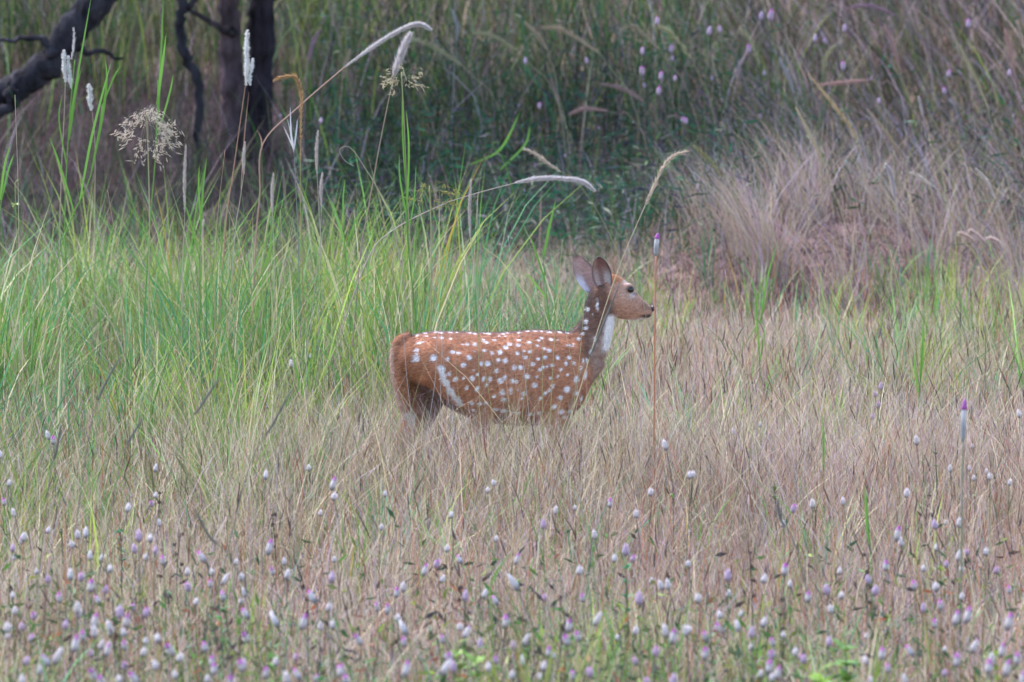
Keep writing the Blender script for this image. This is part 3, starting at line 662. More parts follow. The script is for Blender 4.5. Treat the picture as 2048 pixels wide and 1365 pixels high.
def near_cols(u, v, layer):
    if layer: return C(.20, .10, .075)
    c = C(.19, .09, .08); s = lambda a, b, q: float(sstep(a, b, np.array(q)))
    c = c + (C(.36, .21, .18) - c) * s(-.25, -.75, v)
    wh = max(s(.62, .30, u) * s(-.15, .35, v), .55 * s(.72, .35, u) * (1 if int((v + 1) * 6) % 2 else .4)); c = c + (C(.50, .45, .46) - c) * wh * .85
    return c + (C(.055, .04, .045) - c) * max(s(.7, .92, abs(v)), s(.85, 1, u)) * .85
def far_cols(u, v, layer):
    if layer: return C(.20, .10, .075)
    s = lambda a, b, q: float(sstep(a, b, np.array(q)))
    c = C(.38, .235, .195); c = c + (C(.70, .66, .68) - c) * s(.62, .3, u) * s(.05, -.45, v)
    return c + (C(.075, .05, .055) - c) * max(s(.84, .98, abs(v)) * s(.35, .6, u), s(.88, 1, u)) * .8
E = lambda px, py, yy: ((px - 1000) / 500, yy, (1035 - py) / 500)
e1 = ear(E(1207, 574, -.034), E(1191, 510, -.08), (1, -.25, .2), .039, .55, near_cols)
e2 = ear(E(1190, 580, .03), E(1158, 511, .075), (1, .3, .35), .044, .5, far_cols)
AV, AC, AF = [V], [col], list(F); nn = len(V)
for (a, c_, f) in (e1, e2):
    AV.append(a); AC.append(c_); AF += [tuple(i + nn for i in q) for q in f]; nn += len(a)
AV = np.concatenate(AV); AC = np.clip(np.concatenate(AC), 0, 1)
YAW = math.radians(9)
AV[:, 0] *= 1.012
dm = bpy.data.meshes.new('body'); dm.from_pydata([tuple(v) for v in AV], [], AF)
dm.polygons.foreach_set('use_smooth', np.ones(len(dm.polygons), dtype=bool))
a = dm.attributes.new('Col', 'FLOAT_COLOR', 'POINT'); a.data.foreach_set('color', np.concatenate([AC, np.ones((len(AC), 1))], 1).astype(np.float32).ravel())
dm.update(); dm.materials.append(M_FUR)
dloc = at(1000, 1035, 30.0); dloc[2] = float(terrain(dloc[0], 30.0)) + .0
deer = empty('spotted_deer', dloc, 'rufous spotted deer doe standing in dry grass with its head raised', 'deer')
deer.rotation_euler = (0, 0, YAW)
link('body', dm, deer)
# short coat hairs over the whole skin
dm.calc_loop_triangles() if hasattr(dm, 'calc_loop_triangles') else None
NV = np.zeros(len(dm.vertices) * 3, np.float32); dm.vertices.foreach_get('normal', NV); NV = NV.reshape(-1, 3).astype(float)
rh = np.random.default_rng(5); nb = len(V); idx = rh.integers(0, nb, 85000); idx = idx[AV[idx, 2] > .2]
idx = idx[~((np.linalg.norm(AV[idx] - np.array([.525, -.0435, .915]), axis=1) < .02) | (np.linalg.norm(AV[idx] - np.array([.525, .0435, .915]), axis=1) < .02))]
Pn, Nn, Cn = AV[idx] + rh.normal(0, .002, (len(idx), 3)), NV[idx], AC[idx]; n = len(idx)
hx = np.clip((AV[idx, 0] - .36) / .08, 0, 1)[:, None]; flow = np.array([-1, 0, -.35]) * (1 - hx) + np.array([-.55, 0, -.75]) * hx + rh.normal(0, .22, (n, 3))
flow -= Nn * (flow * Nn).sum(1, keepdims=True); flow /= np.linalg.norm(flow, axis=1, keepdims=True) + 1e-9
ln = rh.uniform(.007, .014, (n, 1)) * np.where(AV[idx, 0] > .42, .55, 1)[:, None] * np.where(AV[idx, 0] < -.35, 1.7, 1)[:, None]
tip_ = Pn + (flow + Nn * rh.uniform(.12, .42, (n, 1))) * ln; sdv = np.cross(flow, Nn) * .0011
m = MB(); m.add(np.stack([Pn - sdv, Pn + sdv, tip_], 1).reshape(-1, 3), np.arange(3 * n).reshape(-1, 3), np.repeat(np.clip(Cn * rh.uniform(.5, 1.45, (n, 1)), 0, 1), 3, 0))
M_HAIR = mat('coat_hair', .7, .15, .1)
fo = m.build('fur', M_HAIR, deer); tag(fo, kind='stuff')
def ball(name, m, loc, sx, parent, seg=14):
    b_ = bmesh.new(); bmesh.ops.create_uvsphere(b_, u_segments=seg, v_segments=10, radius=1, matrix=Matrix.Diagonal((*sx, 1)))
    me = bpy.data.meshes.new(name); b_.to_mesh(me); b_.free(); me.materials.append(m); me.polygons.foreach_set('use_smooth', [True] * len(me.polygons))
    o = link(name, me, parent); o.location = loc; return o
for s in (-1, 1): ball('eye', M_EYE, (.519 * 1.012, s * .0435, .915), (.0135, .0085, .012), deer)
ball('nose', M_NOSE, (.614 * 1.012, 0, .835), (.0085, .017, .013), deer)
for (hx, hy) in ((-.063, -.077), (-.357, .08), (.246, -.075), (.301, .075)):
    b_ = bmesh.new(); bmesh.ops.create_cone(b_, cap_ends=True, segments=12, radius1=1, radius2=.72, depth=1)
    for v in b_.verts: v.co = Vector((v.co.x * .030 + (.006 if v.co.z < 0 else -.004), v.co.y * .0245, (v.co.z + .5) * .042))
    bmesh.ops.bevel(b_, geom=list(b_.edges), offset=.003, segments=1, affect='EDGES')
    me = bpy.data.meshes.new('hoof'); b_.to_mesh(me); b_.free(); me.materials.append(M_HOOF); o = link('hoof', me, deer); o.location = (hx * 1.012, hy, -.004)

# ------------------------------------------------------------------ single stalks and plants
def to_ground(P):
    """add the foot of a stalk: continue its first stretch down to the ground below"""
    P = [np.array(p) for p in P]; a = P[0]; d = (P[0] - P[1]) if len(P) > 1 else np.array([0, 0, -1.]); d = d / np.linalg.norm(d)
    d = d * .5 + np.array([0, 0, -1.]) * .5; hgt = a[2] - float(terrain(a[0], a[1]))
    if hgt < .03: return np.array(P)
    f = a + d / -d[2] * hgt; f[2] = float(terrain(f[0], f[1])) - .015
    return np.array([f, a * .5 + f * .5 + (a - f) * .0] + P)

def fuzz(m, P, r, col, n, length, lean=.55, wid=.0011, seed=0, flat=0.0):
    """hairs standing off a path"""
    rg = np.random.default_rng(seed); P = np.asarray(P); T = np.gradient(P, axis=0); T /= np.linalg.norm(T, axis=1, keepdims=True)
    k = rg.uniform(0, len(P) - 1.001, n); i = k.astype(int); f = (k - i)[:, None]
    b = P[i] * (1 - f) + P[i + 1] * f; t_ = T[i]; rr = np.interp(k, np.arange(len(P)), r)[:, None]
    d = rg.normal(0, 1, (n, 3)); d -= t_ * (d * t_).sum(1, keepdims=True); d /= np.linalg.norm(d, axis=1, keepdims=True)
    b = b + d * rr * .5; e = b + (d * (1 - lean) + t_ * lean) * length * rg.uniform(.5, 1.2, (n, 1)) * (.35 + .65 * rr / max(np.max(r), 1e-6))
    s = np.cross(e - b, rg.normal(0, 1, (n, 3))); s /= np.linalg.norm(s, axis=1, keepdims=True)
    V = np.stack([b - s * wid, b + s * wid, e], 1).reshape(-1, 3)
    c = np.repeat(np.clip(col * rg.uniform(.8, 1.2, (n, 1)), 0, 1), 3, 0); m.add(V, np.arange(3 * n).reshape(-1, 3), c)

def plume_part(root, P, rmax, col, style, seed=0):
    """a seed head along path P (world)"""
    o0 = np.array(root.location); P = spline(np.asarray(P) - o0, 6); n = len(P); u = np.linspace(0, 1, n); m = MB(); L = np.linalg.norm(np.diff(P, axis=0), axis=1).sum()
    if style == 'plume':
        r = rmax * np.minimum(1, (u * 5 + .25)) * np.minimum(1, (1 - u) * 5 + .18)
        tube(m, P, r * .5, col * .85, 6); fuzz(m, P, r, col, int(1100 * L / .25) + 150, rmax * 1.9, .5, .0009, seed); fuzz(m, P, r, col * 1.1, int(350 * L / .25) + 50, rmax * 3.4, .6, .0006, seed + 9)
    elif style == 'white':
        rg = np.random.default_rng(seed); r = rmax * np.minimum(1, (u * 4 + .2)) * (1 - .3 * u) * (1 + .25 * np.sin(u * 17 + seed)) * np.minimum(1, (1 - u) * 7 + .25)
        tube(m, P, r * .75, col, 7); fuzz(m, P, r, col, int(800 * L / .25) + 110, rmax * 1.9, .25, .0013, seed)
    elif style == 'bristle':
        r = rmax * np.sin(np.pi * np.clip(u * .9 + .08, 0, 1)) ** .6
        tube(m, P, .0016, col * .7, 4); fuzz(m, P, r * .5, col, int(190 * L / .25) + 30, rmax * 2.4, .72, .0024, seed); fuzz(m, P, r * .5, col * 1.1, int(150 * L / .25) + 24, rmax * 4.6, .62, .0011, seed + 1)
    elif style == 'slim':
        r = rmax * np.sin(np.pi * np.clip(u * .9 + .06, 0, 1)) ** .7
        tube(m, P, r * .4, col, 5); fuzz(m, P, r, col, int(420 * L / .2) + 50, rmax * 2.6, .7, .0011, seed)
    return m.build('seed_head', M_PLUME, root)

def stalk(name, label, cat, group, Y, pts, r, col, head=None, leaves=(), dy=0.0, foot=True, tipr=.45):
    P = px_path(pts, Y, dy); P = to_ground(P) if foot else P
    root = empty(name, P[0], label, cat, group); o0 = np.array(P[0]); Q = spline(P - o0, 6)
    m = MB(); c = np.asarray(col, float); tube(m, Q, np.linspace(r, r * tipr, len(Q)), c, 5); m.build('stem', M_GRASS, root)
    if head:
        for hs in (head if isinstance(head, list) else [head]):
            hp, hr, hc, style = hs; plume_part(root, px_path(hp, Y, 0.0) + (np.array([0, dy, 0])), hr, hc, style, int(abs(hp[0][0] * 7 + hp[0][1])))
    for (lp, lw, lc) in leaves:
        LP = spline(px_path(lp, Y, .0) - o0, 5); LP[:, 1] += np.linspace(0, random.uniform(-.08, .08), len(LP)); n = len(LP); u = np.linspace(0, 1, n)
        m = MB(); ribbon_path(m, LP, lw * np.minimum(1, .55 + u * 2) * (1 - u ** 3) + .0008, np.asarray(lc), random.uniform(-.5, .5)); m.build('leaf', M_GRASS, root)
    return root

SILV, CREAM, WHT = C(.60, .55, .55), C(.55, .47, .37), C(.74, .72, .70)
G_PL = 'plumed grass stalks in the lush strip'
stalk('plumed_stalk', 'tall reddish grass stalk kinked sharply with long arched silvery plume', 'grass stalk', G_PL, 35, [(512, 480), (520, 390), (526, 288), (600, 212), (690, 134)], .0048, C(.42, .26, .20), ([(690, 134), (760, 84), (810, 56), (840, 49), (862, 60)], .010, SILV, 'plume'), tipr=.6,
      leaves=[([(524, 300), (522, 278), (515, 262)], .006, C(.4, .22, .15))])
stalk('plumed_stalk', 'straight brown leaning stalk topped by an upright cream plume', 'grass stalk', G_PL, 34, [(722, 500), (733, 440), (746, 365), (765, 262), (788, 150)], .0045, C(.34, .24, .19), ([(787, 155), (796, 125), (806, 98), (821, 66)], .0165, SILV * .95, 'plume'))
stalk('plumed_stalk', 'low arching stalk with pale plume bowing over above the doe\'s back', 'grass stalk', G_PL, 33.5, [(735, 520), (786, 461), (880, 412), (950, 388), (1040, 364)], .0036, C(.42, .34, .30), ([(1030, 366), (1080, 357), (1130, 358), (1165, 364), (1190, 382)], .0105, SILV, 'plume'))
stalk('tufted_stalk', 'thin reddish stalks carrying a bright white ragged tuft before the forked tree', 'grass stalk', G_PL, 35, [(452, 450), (468, 335), (482, 235), (492, 165)], .0038, C(.40, .22, .15),
      [([(492, 172), (494, 130), (493, 95), (495, 60)], .012, WHT, 'white'), ([(501, 172), (499, 155), (504, 135), (506, 117)], .009, WHT, 'white')], leaves=[([(482, 380), (488, 280), (497, 185)], .004, C(.38, .22, .16))])
stalk('tufted_stalk', 'stalk with paired papery white tufts beside the tall green reed grass', 'grass stalk', G_PL, 35.2, [(120, 440), (124, 320), (128, 240), (131, 160)], .0034, C(.42, .33, .25),
      [([(131, 165), (129, 140), (128, 120), (128, 100)], .0105, WHT * .95, 'white'), ([(143, 178), (140, 155), (137, 132), (136, 112)], .0095, WHT * .9, 'white'), ([(143, 120), (147, 95), (148, 75), (147, 57)], .006, SILV, 'bristle')])
stalk('tufted_stalk', 'short lone white tuft on a thin stem under the leaning trunk', 'grass stalk', G_PL, 35.4, [(190, 420), (190, 290), (184, 220)], .003, C(.40, .30, .24), ([(183, 222), (180, 200), (180, 185), (177, 168)], .011, WHT * .92, 'white'))
stalk('nodding_stalk', 'orange brown nodding seed head bent over to the left', 'grass stalk', G_PL, 34, [(604, 520), (601, 430), (601, 320), (602, 240)], .0034, C(.35, .29, .12), ([(601, 325), (602, 240), (603, 200), (597, 168), (588, 154), (566, 154), (548, 161)], .0095, C(.45, .28, .14), 'bristle'))
stalk('bract_stalk', 'stiff grey green stem ending in a spray of pale pointed bracts', 'grass stalk', G_PL, 34.1, [(597, 500), (592, 380), (588, 300)], .0034, C(.22, .24, .20), None,
      [([(588, 305), (582, 270), (580, 215)], .009, SILV), ([(588, 300), (578, 275), (568, 252)], .006, SILV), ([(588, 300), (592, 265), (594, 240)], .007, SILV * .9), ([(588, 305), (584, 280), (574, 240)], .007, SILV * .95)])
stalk('curled_stalk', 'thin dry blade curled into a loop above the green grass', 'grass stalk', G_PL, 35, [(790, 470), (760, 388), (726, 330), (706, 301), (692, 293), (679, 301), (689, 321), (708, 333)], .003, C(.42, .34, .26))
for (hx, y0, y1, xb, yb, lab) in ((545, 422, 348, 548, 500, 'pale furry spike on a short stem beside the kinked stalk'), (643, 410, 346, 640, 500, 'soft tan drooping spike right of the orange nodding head'), (634, 345, 262, 642, 500, 'slender tan spike standing between the nodding head and brown stalk'),
                                  (405, 480, 440, 398, 560, 'furry grey spike low in the green grass'), (488, 345, 285, 470, 470, 'purplish feathery spike below the bright white tuft'), (370, 420, 290, 366, 520, 'dry tan broken spike beside the open panicle'), (940, 470, 360, 955, 600, 'thin pale straw spike above the middle of the doe\'s back')):
    stalk('spiked_stalk', lab, 'grass stalk', G_PL, random.uniform(33.5, 35.5), [(xb, yb), ((xb + hx) / 2, (yb + y0) / 2), (hx, y0)], .0028, C(.42, .36, .28), ([(hx, y0 + 4), (hx - 1, (y0 + y1) / 2), (hx + 2, y1)], .0085, C(.52, .45, .42), 'slim'))
# bristly head rising in front of the doe's neck
stalk('bristly_stalk', 'long straw stalk with bristly nodding head crossing the doe\'s neck', 'grass stalk', G_PL, 29.4, [(1128, 880), (1160, 780), (1196, 660), (1240, 530), (1290, 412)], .0028, C(.52, .46, .28), ([(1290, 412), (1306, 378), (1322, 342), (1345, 314), (1374, 303)], .010, C(.55, .45, .36), 'bristle'))
stalk('bristly_stalk', 'thin stalk leaning left with a small tan bristly tip above the doe', 'grass stalk', G_PL, 38, [(1262, 580), (1215, 460), (1160, 372), (1120, 342)], .0032, C(.32, .30, .16), ([(1122, 344), (1095, 326), (1070, 308), (1050, 299)], .011, C(.5, .42, .34), 'bristle'))
# dark blurred blades close to the camera side
for (pts, Y, lab) in (([(500, 930), (545, 850), (582, 780)], 25.0, 'dark slender seed spike slanting over the green grass left of the doe'), ([(180, 860), (205, 780), (240, 715)], 25.5, 'dark slanting seed spike at the edge of the tall green reeds'), ([(360, 880), (400, 815), (440, 755)], 24.5, 'grey green slanting blade midway between the reeds and doe'),
                      ([(240, 930), (260, 880), (285, 838)], 24.5, 'soft grey spike leaning above the dry grass'), ([(100, 955), (112, 905), (122, 850)], 25.5, 'dark upright spike beside a magenta tipped flower'), ([(1150, 780), (1190, 690), (1240, 565)], 27.0, 'dark grey blade slanting across the doe\'s neck'),
                      ([(1590, 1090), (1562, 1040), (1555, 1000)], 23.5, 'dark curved grey blade in the foreground meadow'), ([(390, 1020), (420, 1075), (470, 1130)], 22.5, 'grey blurred blade leaning over the foreground flowers')):
    P = px_path(pts, Y); P = to_ground(P if P[-1][2] > P[0][2] else P[::-1]); root = empty('dark_spike_stalk', P[0], lab, 'grass stalk', 'dark slanting spikes'); Q = spline(P - P[0], 6); n = len(Q); u = np.linspace(0, 1, n)
    m = MB(); k = n - 9; tube(m, Q[:k + 1], .0018, C(.2, .19, .14), 5); m.build('stem', M_GRASS, root)
    m = MB(); tube(m, Q[k:], np.array([.6, .9, 1, 1, 1, 1, .9, .6, .2])[:n - k] * .0036, C(.15, .145, .13), 6); fuzz(m, Q[k:], np.full(n - k, .005), C(.19, .18, .16), 170, .010, .7, .0012, 3); m.build('seed_head', M_GRASS, root)
# leaning seed stalks on the right
rl = [([(1800, 600), (1760, 430), (1713, 273)], [(1716, 280), (1690, 240), (1655, 195), (1618, 150)], 42, C(.5, .37, .22), 'bristle', 'tan feathery seed head leaning left over the bank'),
      ([(1745, 640), (1700, 480), (1650, 330)], [(1652, 335), (1632, 295), (1612, 255), (1592, 215)], 41, C(.52, .44, .30), 'slim', 'straw spike leaning left in front of the dry tussock'),
      ([(1905, 560), (1870, 450), (1800, 310)], [(1802, 312), (1785, 285), (1760, 250), (1735, 220)], 43, C(.42, .33, .24), 'slim', 'narrow brown spike leaning left behind the tan feathery head'),
      ([(2030, 420), (1995, 290), (1972, 205)], [(1973, 208), (1955, 165), (1935, 125), (1920, 92)], 44, C(.42, .38, .24), 'slim', 'long green straw spike reaching up in the thicket'),
      ([(1990, 570), (1930, 460), (1868, 372)], [(1870, 375), (1850, 362), (1835, 352), (1820, 345)], 42.5, C(.56, .50, .44), 'slim', 'pale spike bent left near the bank'),
      ([(2040, 560), (2020, 470), (1990, 395)], [(1992, 400), (1978, 370), (1965, 352), (1952, 338)], 41.5, C(.56, .49, .44), 'slim', 'pale curved spike at the far right of the bank'),
      ([(1800, 560), (1795, 420), (1790, 400)], [(1790, 400), (1786, 370), (1780, 345), (1770, 328)], 42, C(.52, .46, .46), 'plume', 'soft lavender upright plume over the bank'),
      ([(1850, 460), (1853, 300), (1846, 230)], [(1846, 235), (1843, 220), (1840, 205), (1838, 195)], 44, C(.45, .40, .40), 'slim', 'thin greyish spike standing straight above the bank'),
      ([(1560, 560), (1500, 450), (1440, 350)], [(1442, 354), (1425, 328), (1405, 306), (1388, 292)], 42.5, C(.30, .29, .14), 'slim', 'olive spike leaning left over the dark gap'),
      ([(1960, 520), (1945, 490), (1935, 482)], [(1950, 487), (1940, 476), (1925, 468), (1917, 468)], 40, C(.6, .46, .40), 'plume', 'short pinkish plume curling left on the bank'),
      ([(1990, 530), (1975, 500), (1965, 482)], [(1972, 488), (1958, 474), (1945, 464), (1938, 462)], 40.2, C(.6, .47, .43), 'plume', 'short pinkish plume arched between two others on the bank'),
      ([(2020, 540), (2010, 510), (2003, 500)], [(2005, 502), (1997, 486), (1985, 478), (1972, 478)], 40.1, C(.6, .47, .43), 'plume', 'short pinkish plume bowed beside the bank\'s right end')]
for (pts, hp, Y, hc, style, lab) in rl:
    stalk('seed_stalk', lab, 'grass stalk', 'seed stalks around the bank', Y, pts, .0038, hc * .85, (hp, .011, hc, style))
# far, soft seed heads in the thicket
far = [((815, 75), (870, 95), (925, 132), (985, 190)), ((945, 65), (985, 72), (1035, 102), (1100, 170)), ((1085, 55), (1130, 62), (1200, 108), (1260, 190)), ((1205, 168), (1250, 180), (1290, 205), (1340, 270)), ((1140, 228), (1170, 218), (1215, 222), (1262, 235)), ((1240, 60), (1270, 55), (1320, 100), (1370, 170)),
       ((1310, 50), (1345, 70), (1385, 120), (1420, 200)), ((1640, 170), (1690, 165), (1740, 160), (1790, 175)), ((1700, 15), (1740, 12), (1790, 30), (1850, 90)), ((1560, 120), (1575, 150), (1590, 190), (1600, 260)), ((1050, 45), (1075, 70), (1095, 100), (1110, 150)), ((1480, 60), (1500, 80), (1520, 130), (1535, 200)),
       ((1770, 50), (1785, 90), (1800, 140), (1815, 220)), ((640, 60), (625, 90), (615, 130), (610, 200)), ((905, 20), (915, 55), (912, 85), (908, 140)), ((700, 100), (690, 135), (685, 160), (680, 210)), ((1670, 90), (1650, 120), (1645, 150), (1640, 230)), ((2010, 60), (2020, 100), (2030, 150), (2040, 230)), ((1400, 180), (1420, 210), (1440, 260), (1460, 330)), ((1900, 200), (1915, 230), (1930, 280), (1945, 350))]
words = ['tan', 'straw', 'pinkish', 'purplish', 'pale grey']
cl = [C(.46, .36, .25), C(.45, .40, .24), C(.46, .30, .27), C(.33, .22, .27), C(.42, .38, .38)]
for i, f in enumerate(far):
    k = i % 5 if i > 5 else (1, 1, 0, 2, 2, 0)[i]; Y = random.uniform(47.5, 50.5)
    stalk('seed_stalk', f'{words[k]} soft seed head nodding in the tall thicket', 'grass stalk', f'{words[k]} seed heads in the thicket', Y, [f[3], ((f[3][0] + f[2][0]) / 2, (f[3][1] + f[2][1]) / 2), f[2]], .004, cl[k] * .8, ([f[2], f[1], f[0]], .016, cl[k], 'bristle' if k in (0, 1) else 'slim'))

# tall green reed grass on the left
RG = C(.16, .34, .06)
G_RG = 'tall green reed grass'
rows = [([(70, 690), (130, 470), (182, 350), (205, 210)], 33.0, [([(160, 400), (182, 280), (208, 175), (222, 125)], .012), ([(183, 345), (205, 230), (213, 160), (209, 112)], .012), ([(150, 430), (120, 330), (100, 275)], .010), ([(205, 210), (230, 150), (245, 130)], .008)], 'tall green reed grass leaning right with a fan of narrow leaves'),
        ([(135, 640), (130, 430), (140, 230), (150, 120)], 34.6, [([(140, 240), (160, 120), (182, -10)], .010), ([(138, 280), (150, 190), (162, 135)], .011), ([(133, 330), (118, 240), (124, 190)], .008)], 'tallest slim green reed beside the paired papery tufts'),
        ([(288, 640), (300, 450), (312, 300), (316, 160)], 34.0, [([(312, 290), (320, 140), (326, -15)], .011), ([(314, 210), (325, 130), (333, 66)], .012), ([(316, 270), (338, 190), (346, 150)], .009)], 'bright green reed rising straight through the open panicle'),
        ([(-20, 520), (0, 420), (8, 370)], 34.5, [([(0, 400), (10, 330), (22, 288)], .011), ([(2, 405), (16, 340), (26, 310)], .009), ([(-5, 440), (-20, 380), (-30, 340)], .009)], 'green tuft of pointed leaves beside the tallest reed\'s left'),
        ([(400, 640), (400, 480), (404, 420)], 33.8, [([(401, 470), (405, 380), (412, 318)], .010), ([(402, 450), (398, 370), (400, 330)], .009), ([(400, 520), (380, 440), (366, 400)], .008)], 'short bright green tuft below the purplish feathery spike'),
        ([(830, 620), (815, 480), (812, 350), (806, 250)], 33.0, [([(813, 380), (806, 270), (804, 165)], .010), ([(814, 420), (818, 300), (813, 220)], .009), ([(816, 450), (800, 360), (798, 310)], .008), ([(816, 470), (828, 400), (832, 330)], .006)], 'slim green reed standing behind the doe\'s back with a sparse panicle'),
        ([(700, 640), (690, 500), (688, 440)], 34.5, [([(688, 460), (686, 400), (690, 360)], .009), ([(690, 480), (670, 420), (660, 400)], .007), ([(690, 500), (712, 440), (725, 420)], .008)], 'green tuft at the right end of the lush strip'),
        ([(1100, 660), (1090, 560), (1085, 500)], 35.5, [([(1086, 520), (1100, 450), (1112, 400)], .013), ([(1090, 560), (1070, 500), (1060, 470)], .012), ([(1095, 600), (1065, 560), (1050, 545)], .012)], 'broad leaved green tuft left of the doe\'s ears'),
        ([(1010, 330), (985, 290), (1000, 285)], 45, [([(940, 330), (1000, 300), (1040, 225)], .02), ([(1000, 340), (1050, 290), (1060, 250)], .014)], 'blue green broad leaf folded in the dark undergrowth'),
        ([(1470, 720), (1520, 640), (1545, 560)], 37, [([(1520, 650), (1535, 560), (1556, 485)], .010), ([(1515, 660), (1512, 600), (1505, 560)], .010), ([(1522, 640), (1528, 600), (1526, 570)], .009)], 'green forked grass blade before the bare bank'),
        ([(1838, 800), (1842, 740), (1845, 680)], 33, [([(1840, 770), (1846, 690), (1848, 640)], .012), ([(1838, 790), (1830, 735), (1828, 700)], .009)], 'bright green blade standing alone in dry grass right of the doe'),
        ([(1648, 1010), (1646, 900), (1648, 860)], 28.5, [([(1647, 960), (1648, 880), (1646, 830)], .010)], 'narrow green blade upright in the dry meadow below the bank'),
        ([(1742, 1120), (1736, 1040), (1733, 990)], 25.5, [([(1738, 1085), (1734, 1030), (1732, 975)], .012)], 'vivid green blade among flowers in the foreground'),
        ([(985, 1290), (980, 1190), (982, 1165)], 23.5, [([(982, 1170), (1000, 1135), (1024, 1105)], .008)], 'bent green blade pointing right in the foreground flowers'),
        ([(1520, 760), (1518, 690), (1516, 650)], 35, [([(1518, 700), (1514, 660), (1512, 630)], .010), ([(1520, 720), (1526, 690), (1530, 650)], .008)], 'green tuft in dry grass in front of the bank'),
        ([(640, 800), (620, 740), (585, 700)], 31, [([(600, 770), (588, 720), (586, 690)], .009), ([(604, 790), (616, 740), (622, 715)], .008)], 'green tuft in the dry grass left of the doe\'s tail')]
for (pts, Y, lv, lab) in rows:
    stalk('reed_plant', lab, 'reed grass', G_RG, Y, pts, .0045, RG * .9, None, [(lp, lw, RG * random.uniform(.85, 1.2) + C(.02, .01, 0) * random.random()) for lp, lw in lv])

# open panicles
def panicle(label, Y, pts, cx, cy, rx, ry, n, seed, colr):
    P = to_ground(px_path(pts, Y)); root = empty('panicle_stalk', P[0], label, 'grass stalk', 'open panicles'); rg = np.random.default_rng(seed)
    m = MB(); tube(m, spline(P - P[0], 6), .003, C(.36, .34, .18), 5); m.build('stem', M_GRASS, root)
    m = MB(); s = MB(); ctr = at(cx, cy, Y) - P[0]; sc = Y / FPX; top = P[-1] - P[0]
    for i in range(n):
        a = rg.uniform(0, 6.283); rr = math.sqrt(rg.uniform(.15, 1)); e = ctr + np.array([math.cos(a) * rr * rx * sc, rg.normal(0, rx * sc * .5), math.sin(a) * rr * ry * sc])
        st_ = top + (P[-2] - P[-1]) * rg.uniform(0, .35); mid = (st_ + e) / 2 + np.array([0, 0, .035]); tube(m, spline([st_, mid, e], 3), .0005, colr * .6, 3, cap=False)
        for k in range(rg.integers(5, 10)):
            d = rg.normal(0, 1, 3) * .009 + np.array([math.cos(a) * .013, 0, -.008]); b = e + (st_ - e) * rg.uniform(0, .35) + rg.normal(0, .007, 3); tube(s, np.array([b, b + d * .5, b + d]), [.0006, .0026, .0004], colr * rg.uniform(.8, 1.2), 4, cap=False)
    tag(m.build('branches', M_GRASS, root), kind='stuff'); tag(s.build('spikelets', M_PLUME, root), kind='stuff'); return root
panicle('large open cream panicle of tiny spikelets among the green reeds', 33.6, [(298, 560), (299, 420), (296, 300), (293, 225)], 300, 275, 68, 62, 70, 5, C(.62, .54, .45))
panicle('sparse tan panicle at the tip of the slim reed', 33.0, [(822, 520), (814, 380), (808, 240), (803, 145)], 808, 158, 45, 36, 16, 6, C(.5, .44, .30))
panicle('small greenish sedge like spray above the doe\'s back', 33.5, [(862, 560), (862, 450), (859, 372)], 872, 392, 60, 26, 16, 8, C(.36, .34, .12))

# thin straw stems in front of and around the doe
G_TH = 'thin bare straw stems around the doe'
thin = [(802, 560, 830, 900), (858, 480, 905, 870), (902, 510, 880, 860), (955, 390, 960, 860), (1016, 470, 1060, 850), (1125, 480, 1100, 850), (1170, 590, 1140, 870), (1092, 560, 1085, 880), (945, 590, 990, 870), (740, 620, 800, 880), (1260, 640, 1250, 900), (1280, 560, 1330, 900), (1345, 520, 1390, 860), (1215, 700, 1190, 920),
        (1020, 640, 1045, 890), (875, 640, 850, 890), (770, 540, 785, 850), (700, 480, 760, 860), (1400, 600, 1440, 880), (1450, 540, 1500, 820), (1378, 640, 1370, 900), (690, 640, 650, 880), (1565, 560, 1620, 840), (980, 700, 1030, 905), (1065, 680, 1040, 900), (910, 690, 940, 900), (1130, 660, 1175, 880),
        (30, 190, 38, 620), (450, 300, 430, 640), (215, 380, 250, 690), (640, 480, 610, 760), (560, 420, 570, 720), (470, 500, 450, 780), (350, 470, 400, 800), (260, 520, 300, 820), (100, 560, 60, 820), (1700, 560, 1740, 800), (1780, 500, 1850, 820), (1640, 640, 1660, 880), (1880, 560, 1960, 860)]
for (x0, y0, x1, y1) in thin:
    Y = random.uniform(28.3, 29.5) if 640 < x0 < 1500 else random.uniform(30, 33)
    mx, my = (x0 + x1) / 2 + random.uniform(-8, 8), (y0 + y1) / 2
    ci = random.randrange(4); wh = 'crossing the doe' if 790 < x0 < 1230 else ('right of the doe' if x0 > 1230 else 'left of the doe')
    stalk('straw_stem', f"thin bare {('straw', 'grey', 'olive', 'reddish')[ci]} grass stem {wh}", 'grass stalk', G_TH, Y, [(x1, y1), (mx, my), (x0, y0)], random.uniform(.0014, .0021), (C(.5, .43, .28), C(.40, .35, .33), C(.38, .36, .16), C(.44, .28, .20))[ci])

